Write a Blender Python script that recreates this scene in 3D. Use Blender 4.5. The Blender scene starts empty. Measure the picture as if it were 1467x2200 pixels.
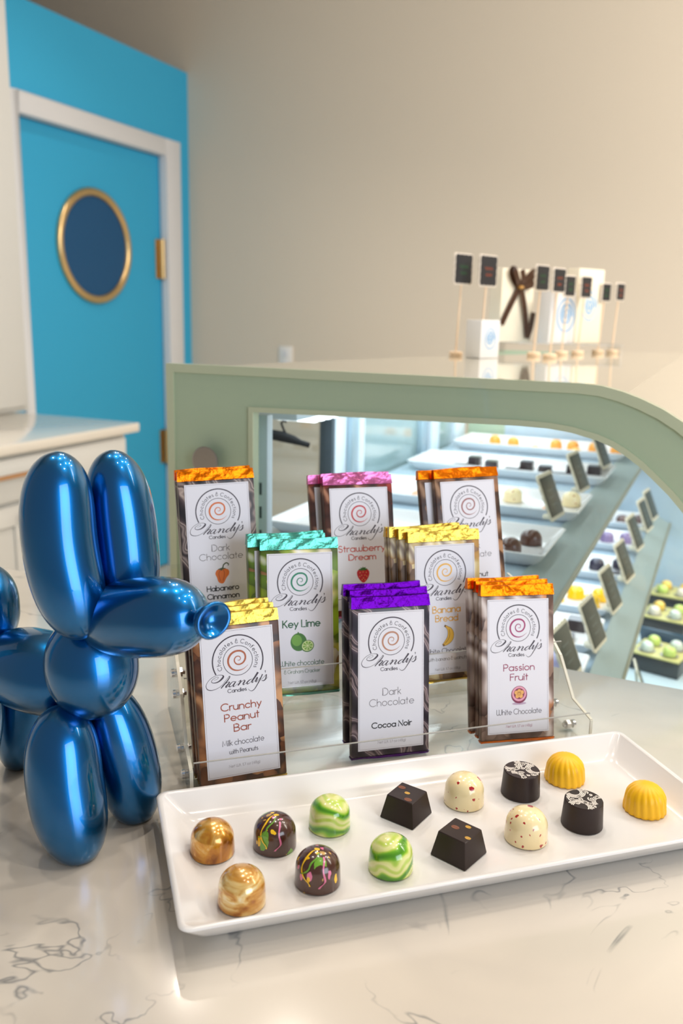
import bpy, bmesh, math, random
from mathutils import Matrix, Vector, Euler
random.seed(7)
sc = bpy.context.scene
COL = sc.collection
PI = math.pi
R = math.radians
# ------------------------------------------------------------------ camera, world, lights, exposure
# World axes: x runs along the display case's end panel, y runs into the shop along the case, z up (floor 0).
CZ = 0.965                       # top of the quartz counter
CAM = Vector((0.128, -0.878, 1.317))
TA = R(23.5485)
cd = bpy.data.cameras.new('camera'); cam = bpy.data.objects.new('camera', cd); COL.objects.link(cam)
cd.sensor_fit = 'VERTICAL'; cd.sensor_height = 36.0; cd.sensor_width = 24.0
cd.lens = 36.0 * 1850.0 / 2200.0
cd.clip_start = 0.02
cam.matrix_world = Matrix.Translation(CAM) @ Matrix.Rotation(TA, 4, 'Z') @ Matrix.Rotation(R(90 - 12.991), 4, 'X') @ Matrix.Rotation(R(1.3273), 4, 'Z')
cd.dof.use_dof = True; cd.dof.focus_distance = 0.62; cd.dof.aperture_fstop = 7.2
sc.camera = cam
sc.view_settings.view_transform = 'Standard'; sc.view_settings.look = 'None'
sc.view_settings.gamma = 1.0; sc.view_settings.use_curve_mapping = False
sc.view_settings.exposure = 0.04
sc.cycles.use_adaptive_sampling = True
sc.cycles.max_bounces = 12; sc.cycles.transparent_max_bounces = 24; sc.cycles.glossy_bounces = 6
sc.cycles.caustics_reflective = False; sc.cycles.caustics_refractive = False
sc.cycles.sample_clamp_indirect = 6.0
try:
    sc.cycles.use_denoising = True
except Exception:
    pass
wd = bpy.data.worlds.new('shop_ambient'); sc.world = wd; wd.use_nodes = True
bg = wd.node_tree.nodes['Background']; bg.inputs[0].default_value = (1.0, 0.93, 0.85, 1); bg.inputs[1].default_value = 0.27

def area(name, loc, target, sx, sy, energy, color):
    l = bpy.data.lights.new(name, 'AREA'); l.shape = 'RECTANGLE'; l.size = sx; l.size_y = sy
    l.energy = energy; l.color = color
    o = bpy.data.objects.new(name, l); COL.objects.link(o)
    o.location = loc
    o.rotation_euler = (Vector(target) - Vector(loc)).to_track_quat('-Z', 'Y').to_euler()
    return o
def bulb(name, loc, energy, color, r=0.035):
    l = bpy.data.lights.new(name, 'SPOT'); l.energy = energy; l.color = color; l.shadow_soft_size = r
    l.spot_size = R(118); l.spot_blend = 0.7
    o = bpy.data.objects.new(name, l); COL.objects.link(o); o.location = loc
    return o
# daylight through the shop windows behind and to the right of the camera, warm ceiling lamps
area('shop_window_light', (2.7, -1.75, 1.7), (-0.1, -0.3, 1.1), 1.7, 2.0, 58, (0.78, 0.88, 1.0))
area('ceiling_panel_light', (1.9, 0.7, 2.9), (1.5, 2.977, 1.5), 1.6, 1.2, 105, (1.0, 0.92, 0.82))
for (x, y, e) in ((-0.13 * 0.917 - 2.54 * 0.4 + 0.128, -0.13 * 0.4 + 2.54 * 0.917 - 0.878, 9), (0.5, 0.2, 6), (1.0, -0.4, 6), (-0.3, 0.1, 9),
                  (-0.25, 0.75, 6), (0.1, 1.5, 9), (0.9, 1.0, 9), (-0.9, -0.2, 6), (-1.0, 1.0, 8), (0.35, -0.5, 3), (0.6, 0.75, 5), (-1.6, 1.6, 9), (1.6, 1.9, 10)):
    bulb('ceiling_spot_light', (x, y, 3.0), e * 2.6, (1.0, 0.9, 0.79))

# ------------------------------------------------------------------ materials
def nodes(name):
    m = bpy.data.materials.new(name); m.use_nodes = True
    nt = m.node_tree; b = nt.nodes['Principled BSDF']
    return m, nt, b
def mat(name, c, rough=0.5, metal=0.0, coat=0.0, spec=0.5, emit=None, es=0.0, sss=0.0, bump=None):
    m, nt, b = nodes(name)
    b.inputs['Base Color'].default_value = (*c, 1); b.inputs['Roughness'].default_value = rough
    b.inputs['Metallic'].default_value = metal; b.inputs['Coat Weight'].default_value = coat
    b.inputs['Coat Roughness'].default_value = 0.05
    b.inputs['Specular IOR Level'].default_value = spec
    if sss:
        b.inputs['Subsurface Weight'].default_value = sss; b.inputs['Subsurface Radius'].default_value = (0.004, 0.003, 0.002)
        b.inputs['Subsurface Scale'].default_value = 1.0
    if emit:
        b.inputs['Emission Color'].default_value = (*emit, 1); b.inputs['Emission Strength'].default_value = es
    if bump:
        tc = nt.nodes.new('ShaderNodeTexCoord'); n = nt.nodes.new('ShaderNodeTexNoise'); n.inputs['Scale'].default_value = bump[0]
        n.inputs['Detail'].default_value = bump[2] if len(bump) > 2 else 2
        bp = nt.nodes.new('ShaderNodeBump'); bp.inputs['Strength'].default_value = bump[1]; bp.inputs['Distance'].default_value = bump[3] if len(bump) > 3 else 0.001
        nt.links.new(tc.outputs['Object'], n.inputs['Vector']); nt.links.new(n.outputs['Fac'], bp.inputs['Height']); nt.links.new(bp.outputs['Normal'], b.inputs['Normal'])
    return m
def srgb(r, g, b):
    f = lambda v: (v / 255 / 12.92) if v / 255 <= 0.04045 else ((v / 255 + 0.055) / 1.055) ** 2.4
    return (f(r), f(g), f(b))
def ramp(nt, stops, interp='LINEAR'):
    r = nt.nodes.new('ShaderNodeValToRGB'); cr = r.color_ramp; cr.interpolation = interp
    while len(cr.elements) < len(stops): cr.elements.new(0.5)
    for e, (p, c) in zip(cr.elements, stops): e.position = p; e.color = (*c, 1)
    return r
def tex(nt, kind, scale, detail=2, vec=None, **kw):
    n = nt.nodes.new({'noise': 'ShaderNodeTexNoise', 'voro': 'ShaderNodeTexVoronoi', 'wave': 'ShaderNodeTexWave'}[kind])
    n.inputs['Scale'].default_value = scale
    if 'Detail' in n.inputs: n.inputs['Detail'].default_value = detail
    for k, v in kw.items():
        if k in n.inputs: n.inputs[k].default_value = v
        else: setattr(n, k, v)
    if vec is None:
        tc = nt.nodes.new('ShaderNodeTexCoord'); vec = tc.outputs['Object']
    nt.links.new(vec, n.inputs['Vector'])
    return n
def obvec(nt, loc=(0, 0, 0), scale=(1, 1, 1), rot=(0, 0, 0)):
    tc = nt.nodes.new('ShaderNodeTexCoord'); mp = nt.nodes.new('ShaderNodeMapping')
    mp.inputs['Location'].default_value = loc; mp.inputs['Scale'].default_value = scale; mp.inputs['Rotation'].default_value = rot
    nt.links.new(tc.outputs['Object'], mp.inputs['Vector']); return mp.outputs['Vector']
def math_(nt, op, a, b):
    n = nt.nodes.new('ShaderNodeMath'); n.operation = op
    for i, v in enumerate((a, b)):
        if v is None: continue
        if isinstance(v, (int, float)): n.inputs[i].default_value = v
        else: nt.links.new(v, n.inputs[i])
    return n.outputs[0]
def mixc(nt, f, a, b):
    n = nt.nodes.new('ShaderNodeMix'); n.data_type = 'RGBA'
    if isinstance(f, (int, float)): n.inputs[0].default_value = f
    else: nt.links.new(f, n.inputs[0])
    for i, v in ((6, a), (7, b)):
        if isinstance(v, tuple): n.inputs[i].default_value = (*v, 1)
        else: nt.links.new(v, n.inputs[i])
    return n.outputs[2]
def swirl_mat(name, stops, scale=40, dist=14, rough=0.35, coat=0.0, metal=0.0, detail=3, dscale=1.5, rot=(0.3, 0.5, 0.9), loc=(0, 0, 0), scl=(1, 1, 1)):
    m, nt, b = nodes(name)
    w = tex(nt, 'wave', scale, detail, vec=obvec(nt, loc, scl, rot), Distortion=dist)
    w.inputs['Detail Scale'].default_value = dscale
    r = ramp(nt, stops); nt.links.new(w.outputs['Fac'], r.inputs['Fac']); nt.links.new(r.outputs['Color'], b.inputs['Base Color'])
    b.inputs['Roughness'].default_value = rough; b.inputs['Coat Weight'].default_value = coat; b.inputs['Metallic'].default_value = metal
    b.inputs['Coat Roughness'].default_value = 0.05
    return m
def print_mat(name, stops, scale=70, warp=0.012, swirl=None, mixf=0.45):
    """printed food picture on a wrapper: rounded cells in a few colours, optionally crossed by swirls"""
    m, nt, b = nodes(name)
    vec = obvec(nt)
    nz = tex(nt, 'noise', 45, 2, vec=vec)
    vm = nt.nodes.new('ShaderNodeVectorMath'); vm.operation = 'MULTIPLY_ADD'
    nt.links.new(nz.outputs['Color'], vm.inputs[0]); vm.inputs[1].default_value = (warp,) * 3; nt.links.new(vec, vm.inputs[2])
    v = tex(nt, 'voro', scale, 0, vec=vm.outputs[0])
    rnd = nt.nodes.new('ShaderNodeSeparateColor'); nt.links.new(v.outputs['Color'], rnd.inputs[0])
    r1 = ramp(nt, stops, 'CONSTANT'); nt.links.new(rnd.outputs[0], r1.inputs['Fac'])
    sh = ramp(nt, [(0.0, (1.35, 1.3, 1.2)), (0.45, (0.95, 0.9, 0.85)), (0.75, (0.45, 0.38, 0.33)), (0.95, (0.2, 0.15, 0.12))]); nt.links.new(v.outputs['Distance'], sh.inputs['Fac'])
    mul = nt.nodes.new('ShaderNodeMix'); mul.data_type = 'RGBA'; mul.blend_type = 'MULTIPLY'; mul.inputs[0].default_value = 1.0
    nt.links.new(r1.outputs['Color'], mul.inputs[6]); nt.links.new(sh.outputs['Color'], mul.inputs[7])
    out = mul.outputs[2]
    if swirl:
        w = tex(nt, 'wave', 20, 2, vec=obvec(nt, rot=(0.2, 0.4, 0.3)), Distortion=10)
        rs = ramp(nt, swirl); nt.links.new(w.outputs['Fac'], rs.inputs['Fac'])
        n2 = tex(nt, 'noise', 28, 1, vec=vec); msk = ramp(nt, [(mixf, (0, 0, 0)), (mixf + 0.06, (1, 1, 1))]); nt.links.new(n2.outputs['Fac'], msk.inputs['Fac'])
        out = mixc(nt, msk.outputs['Color'], out, rs.outputs['Color'])
    nt.links.new(out, b.inputs['Base Color']); b.inputs['Roughness'].default_value = 0.32
    return m
def clear_mat(name, tint=(1, 1, 1), refl=0.08, rough=0.02, edge=0.0):
    """clear acrylic or glass seen as a thin sheet: light passes straight through, the surface still mirrors a little"""
    m = bpy.data.materials.new(name); m.use_nodes = True; nt = m.node_tree; nt.nodes.clear()
    out = nt.nodes.new('ShaderNodeOutputMaterial'); tr = nt.nodes.new('ShaderNodeBsdfTransparent'); tr.inputs[0].default_value = (*tint, 1)
    gl = nt.nodes.new('ShaderNodeBsdfGlossy'); gl.inputs['Roughness'].default_value = rough
    fr = nt.nodes.new('ShaderNodeLayerWeight'); fr.inputs['Blend'].default_value = 0.5
    f5 = math_(nt, 'ADD', math_(nt, 'MULTIPLY', math_(nt, 'POWER', fr.outputs['Facing'], 5.0), 0.85), refl * 0.5)
    mx = nt.nodes.new('ShaderNodeMixShader'); nt.links.new(f5, mx.inputs[0])
    nt.links.new(tr.outputs[0], mx.inputs[1]); nt.links.new(gl.outputs[0], mx.inputs[2]); nt.links.new(mx.outputs[0], out.inputs['Surface'])
    return m
M = {}
M['wall_beige'] = mat('beige_wall_paint', (0.67, 0.60, 0.50), 0.75, bump=(300, 0.05))
M['wall_blue'] = mat('blue_wall_paint', srgb(52, 174, 222), 0.6, bump=(300, 0.06))
M['door_blue'] = mat('blue_door_paint', srgb(46, 168, 216), 0.5)
M['porthole'] = mat('blue_frosted_porthole', srgb(0, 76, 124), 0.35)
M['casing'] = mat('white_trim_paint', (0.72, 0.73, 0.76), 0.45)
M['white_cab'] = mat('white_cabinet_lacquer', (0.70, 0.71, 0.70), 0.4)
M['ceil'] = mat('ceiling_paint', (0.6, 0.55, 0.48), 0.9)
M['floor'] = mat('pale_floor_tile', (0.62, 0.56, 0.48), 0.35, bump=(40, 0.1))
M['brass'] = mat('brushed_brass', (0.72, 0.52, 0.26), 0.32, 1.0)
M['copper'] = mat('copper_handle', (0.62, 0.36, 0.2), 0.35, 1.0)
M['steel'] = mat('screw_steel', (0.72, 0.73, 0.75), 0.18, 1.0)
M['nickel'] = mat('satin_nickel', (0.42, 0.38, 0.34), 0.38, 1.0)
M['white'] = mat('white_plastic', (0.8, 0.79, 0.77), 0.4)
# quartz with a few thin grey veins
def quartz():
    m, nt, b = nodes('cream_quartz')
    vec = obvec(nt)
    n1 = tex(nt, 'noise', 7.5, 4, vec=vec, Roughness=0.55, Distortion=0.9)
    d = math_(nt, 'ABSOLUTE', math_(nt, 'SUBTRACT', n1.outputs['Fac'], 0.5), None)
    vein = ramp(nt, [(0.0, (1, 1, 1)), (0.003, (0.6, 0.6, 0.6)), (0.008, (0, 0, 0))]); nt.links.new(d, vein.inputs['Fac'])
    n2 = tex(nt, 'noise', 16, 3, vec=obvec(nt, (3, 1, 0))); msk = ramp(nt, [(0.48, (0, 0, 0)), (0.62, (1, 1, 1))]); nt.links.new(n2.outputs['Fac'], msk.inputs['Fac'])
    n3 = tex(nt, 'noise', 3, 3, vec=obvec(nt, (9, 4, 0))); cl = ramp(nt, [(0.3, (0.68, 0.615, 0.53)), (0.7, (0.77, 0.725, 0.65))]); nt.links.new(n3.outputs['Fac'], cl.inputs['Fac'])
    f = math_(nt, 'MULTIPLY', vein.outputs['Color'], msk.outputs['Color'])
    n4 = tex(nt, 'noise', 1.9, 4, vec=obvec(nt, (5, 2, 0)), Distortion=1.2)
    d4 = math_(nt, 'ABSOLUTE', math_(nt, 'SUBTRACT', n4.outputs['Fac'], 0.5), None)
    soft = ramp(nt, [(0.0, (0.22, 0.22, 0.22)), (0.05, (0, 0, 0))]); nt.links.new(d4, soft.inputs['Fac'])
    c = mixc(nt, soft.outputs['Color'], cl.outputs['Color'], (0.42, 0.40, 0.38))
    c = mixc(nt, math_(nt, 'MULTIPLY', f, 0.75), c, (0.17, 0.18, 0.19))
    nt.links.new(c, b.inputs['Base Color']); b.inputs['Roughness'].default_value = 0.16
    b.inputs['Coat Weight'].default_value = 0.5; b.inputs['Coat Roughness'].default_value = 0.05
    return m
M['quartz'] = quartz()
M['slab'] = mat('white_worktop', (0.8, 0.76, 0.69), 0.15, coat=0.4)
M['porcelain'] = mat('white_porcelain', (0.80, 0.79, 0.79), 0.18, coat=0.3, spec=0.35)
def dogmat():
    m, nt, b = nodes('metallic_blue_lacquer')
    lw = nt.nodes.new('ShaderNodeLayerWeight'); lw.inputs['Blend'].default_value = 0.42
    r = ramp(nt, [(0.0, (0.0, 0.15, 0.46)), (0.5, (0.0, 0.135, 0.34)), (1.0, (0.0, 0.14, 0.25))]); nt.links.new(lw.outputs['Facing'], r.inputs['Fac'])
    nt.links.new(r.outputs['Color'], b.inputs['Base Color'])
    b.inputs['Metallic'].default_value = 1.0; b.inputs['Roughness'].default_value = 0.30
    b.inputs['Coat Weight'].default_value = 1.0; b.inputs['Coat Roughness'].default_value = 0.03
    return m
M['dog'] = dogmat()
M['acrylic'] = clear_mat('clear_acrylic', (0.985, 0.985, 0.978), 0.07)
M['lip_edge'] = mat('acrylic_lip_edge', (0.42, 0.41, 0.38), 0.25)
M['acrylic_edge'] = mat('acrylic_edge', (0.72, 0.70, 0.6), 0.25)
M['glass'] = clear_mat('clear_glass', (0.93, 0.97, 0.965), 0.08)
M['shelf_glass'] = clear_mat('shelf_glass', (0.86, 0.94, 0.94), 0.1)
M['sage'] = mat('sage_backpainted_glass', srgb(174, 192, 165), 0.22, coat=0.55)
M['sage_light'] = mat('sage_glass_edge', srgb(192, 201, 172), 0.2, coat=0.5)
M['case_top'] = mat('pale_case_top_glass', srgb(196, 190, 172), 0.05, coat=0.6)
M['rail'] = mat('grey_green_rail', srgb(148, 163, 162), 0.4)
M['rail_edge'] = mat('rail_olive_edge', srgb(140, 138, 116), 0.4)  # olive-grey tone of the strip along the rail's outer edge
M['case_white'] = mat('white_case_metal', (0.62, 0.71, 0.78), 0.35)
M['case_blue'] = mat('bluish_aluminium', (0.42, 0.55, 0.63), 0.3, 0.6)
M['black_rubber'] = mat('black_rubber', (0.008, 0.009, 0.010), 0.75, spec=0.2)
M['gasket'] = mat('dark_gasket', (0.04, 0.06, 0.075), 0.5)
M['shelf_pale'] = mat('pale_frosted_shelf_glass', srgb(186, 206, 220), 0.12, coat=0.3)
M['pane_pale'] = mat('pale_green_rear_pane', srgb(150, 172, 172), 0.1, coat=0.4)
M['led'] = mat('led_emitter', (1, 1, 1), 0.5, emit=(0.85, 0.94, 1.0), es=3.5)
M['deck'] = mat('pale_case_deck', (0.55, 0.68, 0.74), 0.3)
M['paper'] = mat('white_label_paper', (0.78, 0.77, 0.84), 0.42)
M['ink'] = mat('dark_plum_ink', srgb(58, 46, 60), 0.5)
M['ink_black'] = mat('black_ink', srgb(28, 24, 30), 0.5)
M['ink_grey'] = mat('grey_ink', srgb(92, 84, 92), 0.5)
M['ink_pale'] = mat('pale_grey_ink', srgb(140, 130, 136), 0.5)
M['border'] = mat('thin_border_ink', srgb(130, 112, 122), 0.5)

# ------------------------------------------------------------------ mesh helpers
class MB:
    def __init__(s): s.v = []; s.f = []; s.m = []
    def add(s, vs, fs, mi=0):
        o = len(s.v); s.v += [tuple(v) for v in vs]; s.f += [tuple(i + o for i in f) for f in fs]; s.m += [mi] * len(fs)
    def box(s, x0, x1, y0, y1, z0, z1, mi=0, tf=None):
        vs = [(x, y, z) for z in (z0, z1) for y in (y0, y1) for x in (x0, x1)]
        if tf: vs = [tf @ Vector(v) for v in vs]
        s.add(vs, [(0, 2, 3, 1), (4, 5, 7, 6), (0, 1, 5, 4), (2, 6, 7, 3), (0, 4, 6, 2), (1, 3, 7, 5)], mi)
    def tube(s, pts, rad, n=12, mi=0, cap=True):
        pts = [Vector(p) for p in pts]; rs = rad if isinstance(rad, (list, tuple)) else [rad] * len(pts)
        vs = []; up = None
        for i, p in enumerate(pts):
            t = (pts[min(i + 1, len(pts) - 1)] - pts[max(i - 1, 0)]).normalized()
            if up is None:
                up = Vector((0, 0, 1)) if abs(t.z) < 0.9 else Vector((1, 0, 0))
            a = (up - t * up.dot(t)).normalized(); b = t.cross(a); up = a
            for k in range(n):
                an = 2 * PI * k / n; vs.append(p + (a * math.cos(an) + b * math.sin(an)) * rs[i])
        fs = [(i * n + k, i * n + (k + 1) % n, (i + 1) * n + (k + 1) % n, (i + 1) * n + k) for i in range(len(pts) - 1) for k in range(n)]
        if cap: fs += [tuple(range(n))[::-1], tuple((len(pts) - 1) * n + k for k in range(n))]
        s.add(vs, fs, mi)
    def lathe(s, prof, n=32, c=(0, 0, 0), mi=0, fn=None):
        vs = []; c = Vector(c)
        for (r, z) in prof:
            for k in range(n):
                an = 2 * PI * k / n; rr = r * (fn(an, z) if fn else 1)
                vs.append(c + Vector((rr * math.cos(an), rr * math.sin(an), z)))
        m = len(prof)
        fs = [(i * n + k, i * n + (k + 1) % n, (i + 1) * n + (k + 1) % n, (i + 1) * n + k) for i in range(m - 1) for k in range(n)]
        fs += [tuple(range(n))[::-1], tuple((m - 1) * n + k for k in range(n))]
        s.add(vs, fs, mi)
    def loft(s, rings, mi=0, cap0=True, cap1=True):
        n = len(rings[0]); vs = [p for r in rings for p in r]
        fs = [(i * n + k, i * n + (k + 1) % n, (i + 1) * n + (k + 1) % n, (i + 1) * n + k) for i in range(len(rings) - 1) for k in range(n)]
        if cap0: fs.append(tuple(range(n))[::-1])
        if cap1: fs.append(tuple((len(rings) - 1) * n + k for k in range(n)))
        s.add(vs, fs, mi)
    def prism(s, poly, axis, a0, a1, mi=0):
        """poly of 2D points extruded along axis between a0 and a1"""
        def P(u, v, a): return {'x': (a, u, v), 'y': (u, a, v), 'z': (u, v, a)}[axis]
        n = len(poly); vs = [P(u, v, a0) for u, v in poly] + [P(u, v, a1) for u, v in poly]
        fs = [tuple(range(n)), tuple(range(2 * n - 1, n - 1, -1))] + [(i, (i + 1) % n, n + (i + 1) % n, n + i)[::-1] for i in range(n)]
        s.add(vs, fs, mi)
    def ribbon(s, pts, to3, w=None, mi=0):
        """flat stroke through 2D points (x, y[, width]); to3 maps to the surface"""
        P = [Vector((p[0], p[1])) for p in pts]; W_ = [(p[2] if len(p) > 2 else w) for p in pts]
        n = len(P)
        if n < 2: return
        closed = (P[0] - P[-1]).length < 1e-7
        vs = []
        for i in range(n):
            if closed: t = P[(i + 1) % (n - 1) if i < n - 1 else 1] - P[i - 1 if i > 0 else n - 2]
            else: t = P[min(i + 1, n - 1)] - P[max(i - 1, 0)]
            if t.length < 1e-12: t = Vector((1, 0))
            t.normalize(); q = P[i]
            if not closed and i == 0: q = q - t * W_[i] * 0.4
            if not closed and i == n - 1: q = q + t * W_[i] * 0.4
            nn = Vector((-t.y, t.x)) * (W_[i] / 2)
            if 0 < i < n - 1:
                t1 = (P[i] - P[i - 1]).normalized(); c = abs(t1.dot(t)); nn = nn / max(0.6, c)
            vs += [to3(q.x - nn.x, q.y - nn.y), to3(q.x + nn.x, q.y + nn.y)]
        s.add(vs, [(2 * i, 2 * i + 2, 2 * i + 3, 2 * i + 1) for i in range(n - 1)], mi)
    def disc(s, cx, cy, rx, ry, to3, n=20, rot=0.0, mi=0):
        c, q = math.cos(rot), math.sin(rot)
        vs = [to3(cx + rx * math.cos(2 * PI * k / n) * c - ry * math.sin(2 * PI * k / n) * q, cy + rx * math.cos(2 * PI * k / n) * q + ry * math.sin(2 * PI * k / n) * c) for k in range(n)]
        s.add(vs, [tuple(range(n))], mi)
    def poly(s, pts, to3, mi=0): s.add([to3(*p) for p in pts], [tuple(range(len(pts)))], mi)
    def mesh(s, name, mats, smooth=False, bevel=0, bseg=2, fix=True, sharp=35):
        me = bpy.data.meshes.new(name); me.from_pydata(s.v, [], s.f)
        mats = mats if isinstance(mats, (list, tuple)) else [mats]
        for m in mats: me.materials.append(m)
        for p, mi in zip(me.polygons, s.m): p.material_index = mi
        if fix or bevel:
            bm = bmesh.new(); bm.from_mesh(me)
            if fix: bmesh.ops.remove_doubles(bm, verts=bm.verts, dist=1e-7); bmesh.ops.recalc_face_normals(bm, faces=bm.faces)
            if bevel:
                es = [e for e in bm.edges if len(e.link_faces) == 2 and e.calc_face_angle(0) > R(30)]
                bmesh.ops.bevel(bm, geom=es, offset=bevel, segments=bseg, affect='EDGES', profile=0.5, clamp_overlap=True)
            bm.to_mesh(me); bm.free()
        if smooth or bevel:
            for p in me.polygons: p.use_smooth = True
            try: me.set_sharp_from_angle(angle=R(sharp))
            except Exception: pass
        me.update(); return me
    def build(s, name, mats, parent=None, **kw):
        o = bpy.data.objects.new(name, s.mesh(name, mats, **kw)); COL.objects.link(o)
        if parent: o.parent = parent
        return o
def tag(o, label=None, cat=None, group=None, kind=None):
    if label: o['label'] = label
    if cat: o['category'] = cat
    if group: o['group'] = group
    if kind: o['kind'] = kind
    return o
def empty(name, mw, label, cat, group=None):
    o = bpy.data.objects.new(name, None); COL.objects.link(o); o.empty_display_size = 0.02
    o.matrix_world = mw if isinstance(mw, Matrix) else Matrix.Translation(mw)
    return tag(o, label, cat, group)
def copy_tree(o, parent=None):
    c = o.copy(); COL.objects.link(c)
    if parent:
        c.parent = parent; c.matrix_parent_inverse = o.matrix_parent_inverse.copy()
    for ch in list(o.children): copy_tree(ch, c)
    return c
def setmw(o, mw):
    loc, rot, scl = mw.decompose(); o.location = loc; o.rotation_euler = rot.to_euler(); o.scale = scl
def struct(mb, name, m, **kw):
    o = mb.build(name, m, **kw); o['kind'] = 'structure'; return o
def boxobj(name, m, parent, *b, bevel=0.0, **kw):
    q = MB(); q.box(*b); return q.build(name, m, parent, bevel=bevel, **kw)
def T(x, y, z=0, rz=0, rx=0, ry=0): return Matrix.Translation((x, y, z)) @ Matrix.Rotation(R(rz), 4, 'Z') @ Matrix.Rotation(R(rx), 4, 'X') @ Matrix.Rotation(R(ry), 4, 'Y')
def rrect(hx, hy, r, z, n=5, cx=0, cy=0):
    out = []
    for sx, sy, a0 in ((1, 1, 0), (-1, 1, 90), (-1, -1, 180), (1, -1, 270)):
        for k in range(n + 1):
            a = R(a0 + 90 * k / n); out.append((cx + sx * (hx - r) + r * math.cos(a), cy + sy * (hy - r) + r * math.sin(a), z))
    return out
def smoothline(pts, sub=4):
    """Catmull-Rom through points with widths"""
    out = []; n = len(pts)
    for i in range(n - 1):
        p0, p1, p2, p3 = pts[max(i - 1, 0)], pts[i], pts[i + 1], pts[min(i + 2, n - 1)]
        for k in range(sub):
            t = k / sub
            out.append(tuple(0.5 * (2 * b + (c - a) * t + (2 * a - 5 * b + 4 * c - d) * t * t + (3 * b - a - 3 * c + d) * t ** 3) for a, b, c, d in zip(p0, p1, p2, p3)))
    out.append(tuple(pts[-1])); return out
# stand and tray frame (turned 17 degrees to the camera) and camera-frame helper
FR = T(CAM.x, CAM.y, CZ, math.degrees(TA) + 17.15)
FC = T(CAM.x, CAM.y, 0, math.degrees(TA))

# ------------------------------------------------------------------ the room
XW, YW = -2.424, 2.977          # blue wall face, beige wall face
q = MB(); q.box(-5, 6, -4, 5, -0.1, 0.0); struct(q, 'floor', M['floor'])
q = MB(); q.box(-6, 7, YW, YW + 0.12, 0, 3.3); struct(q, 'wall_back', M['wall_beige'])
q = MB(); q.box(-6, 7, -1.2, YW + 0.12, 3.3, 3.4); struct(q, 'ceiling', M['ceil'])
q = MB(); q.box(-5.1, -5.0, -1.2, YW, 0, 3.3); q.box(-5.0, XW - 0.14, -1.3, -1.2, 0, 3.3); struct(q, 'wall_left_light_block', M['wall_beige'])  # unseen walls added to keep ambient light from leaking in behind the partition
# blue partition (lower than the room) with the door opening
DA0, DA1, DZ, WT = 1.823, 2.769, 2.028, 2.437
q = MB()
q.box(XW - 0.14, XW, -1.2, DA0, 0, WT); q.box(XW - 0.14, XW, DA1, YW, 0, WT); q.box(XW - 0.14, XW, DA0, DA1, DZ, WT)
struct(q, 'wall_left', M['wall_blue'])
q = MB()
for (y0, y1, z0, z1) in ((DA0 - 0.05, DA0, 0, DZ + 0.077), (DA1, DA1 + 0.12, 0, DZ + 0.077), (DA0, DA1, DZ, DZ + 0.077)):
    q.box(XW, XW + 0.014, y0, y1, z0, z1)
q.box(XW - 0.03, XW + 0.001, DA1 - 0.002, DA1 + 0.004, 0, DZ); q.box(XW - 0.03, XW + 0.001, DA0 - 0.004, DA0 + 0.002, 0, DZ); q.box(XW - 0.03, XW + 0.001, DA0, DA1, DZ - 0.002, DZ + 0.004)
struct(q, 'trim_1', M['casing'], bevel=0.003)
# door leaf with porthole and hinges
d = boxobj('door_1', M['door_blue'], None, XW - 0.075, XW - 0.032, DA0 + 0.004, DA1 - 0.004, 0.01, DZ - 0.004); d['kind'] = 'structure'
pc = Vector((XW - 0.031, 2.281, 1.577))
q = MB(); ring = []
for k in range(56):
    an = 2 * PI * k / 56; row = []
    for j in range(12):
        b = 2 * PI * j / 12; rr = 0.226 + 0.018 * math.cos(b)
        row.append((pc.x + 0.004 + 0.016 * math.sin(b), pc.y + rr * math.cos(an), pc.z + rr * math.sin(an)))
    ring.append(row)
ring.append(ring[0]); q.loft(ring, cap0=False, cap1=False); q.build('porthole_ring', M['brass'], d, smooth=True)
q = MB(); q.tube([(pc.x - 0.002, pc.y, pc.z), (pc.x + 0.004, pc.y, pc.z)], 0.22, 56); q.build('porthole_glass', M['porthole'], d)
for z0, z1 in ((1.462, 1.646), (0.55, 0.72)):
    q = MB(); q.box(XW - 0.033, XW - 0.028, DA1 - 0.045, DA1 - 0.004, z0, z1); q.tube([(XW - 0.012, DA1 - 0.012, z0), (XW - 0.012, DA1 - 0.012, z1)], 0.013, 14); q.build('hinge', M['brass'], d, smooth=True)
# outlet on the beige wall
e = empty('power_outlet', (-1.87, YW, 1.09), 'white power outlet plate low on the beige back wall', 'power outlet')
boxobj('cover_plate', M['white'], e, -0.037, 0.037, -0.008, 0, -0.062, 0.062, bevel=0.003)
for z in (-0.025, 0.025): boxobj('socket', M['casing'], e, -0.016, 0.016, -0.0105, -0.0075, z - 0.017, z + 0.017, bevel=0.002)
# ---- back cabinet run along the blue wall
CE = 1.63; CXF = -1.756
e = empty('base_cabinet', (-2.08, 1.05, 0), 'white shaker base cabinet with a wide drawer standing by the blue door', 'cabinet')
def wbox(name, m, par, *b, bevel=0.0):
    o = boxobj(name, m, None, *b, bevel=bevel); o.parent = par; o.matrix_parent_inverse = Matrix.Translation(-Vector(par.location)); return o
FX = CXF - 0.03
wbox('carcass', M['white_cab'], e, -2.42, FX, 0.50, CE - 0.05, 0.08, 0.888, bevel=0.002)
wbox('plinth', M['white_cab'], e, -2.42, FX - 0.05, 0.52, CE - 0.07, 0.0, 0.08)
dr = wbox('drawer', M['white_cab'], e, FX, FX + 0.018, 0.515, CE - 0.065, 0.748, 0.875, bevel=0.003)
def pull(par, y0, y1, z):
    q = MB(); q.tube([(FX + 0.05, y0, z), (FX + 0.05, y1, z)], 0.007, 12)
    for y in (y0 + 0.02, y1 - 0.02): q.tube([(FX + 0.017, y, z), (FX + 0.05, y, z)], 0.005, 10)
    return q.build('handle', M['copper'], par, smooth=True)
pull(dr, 0.88, 1.17, 0.832)
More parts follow.
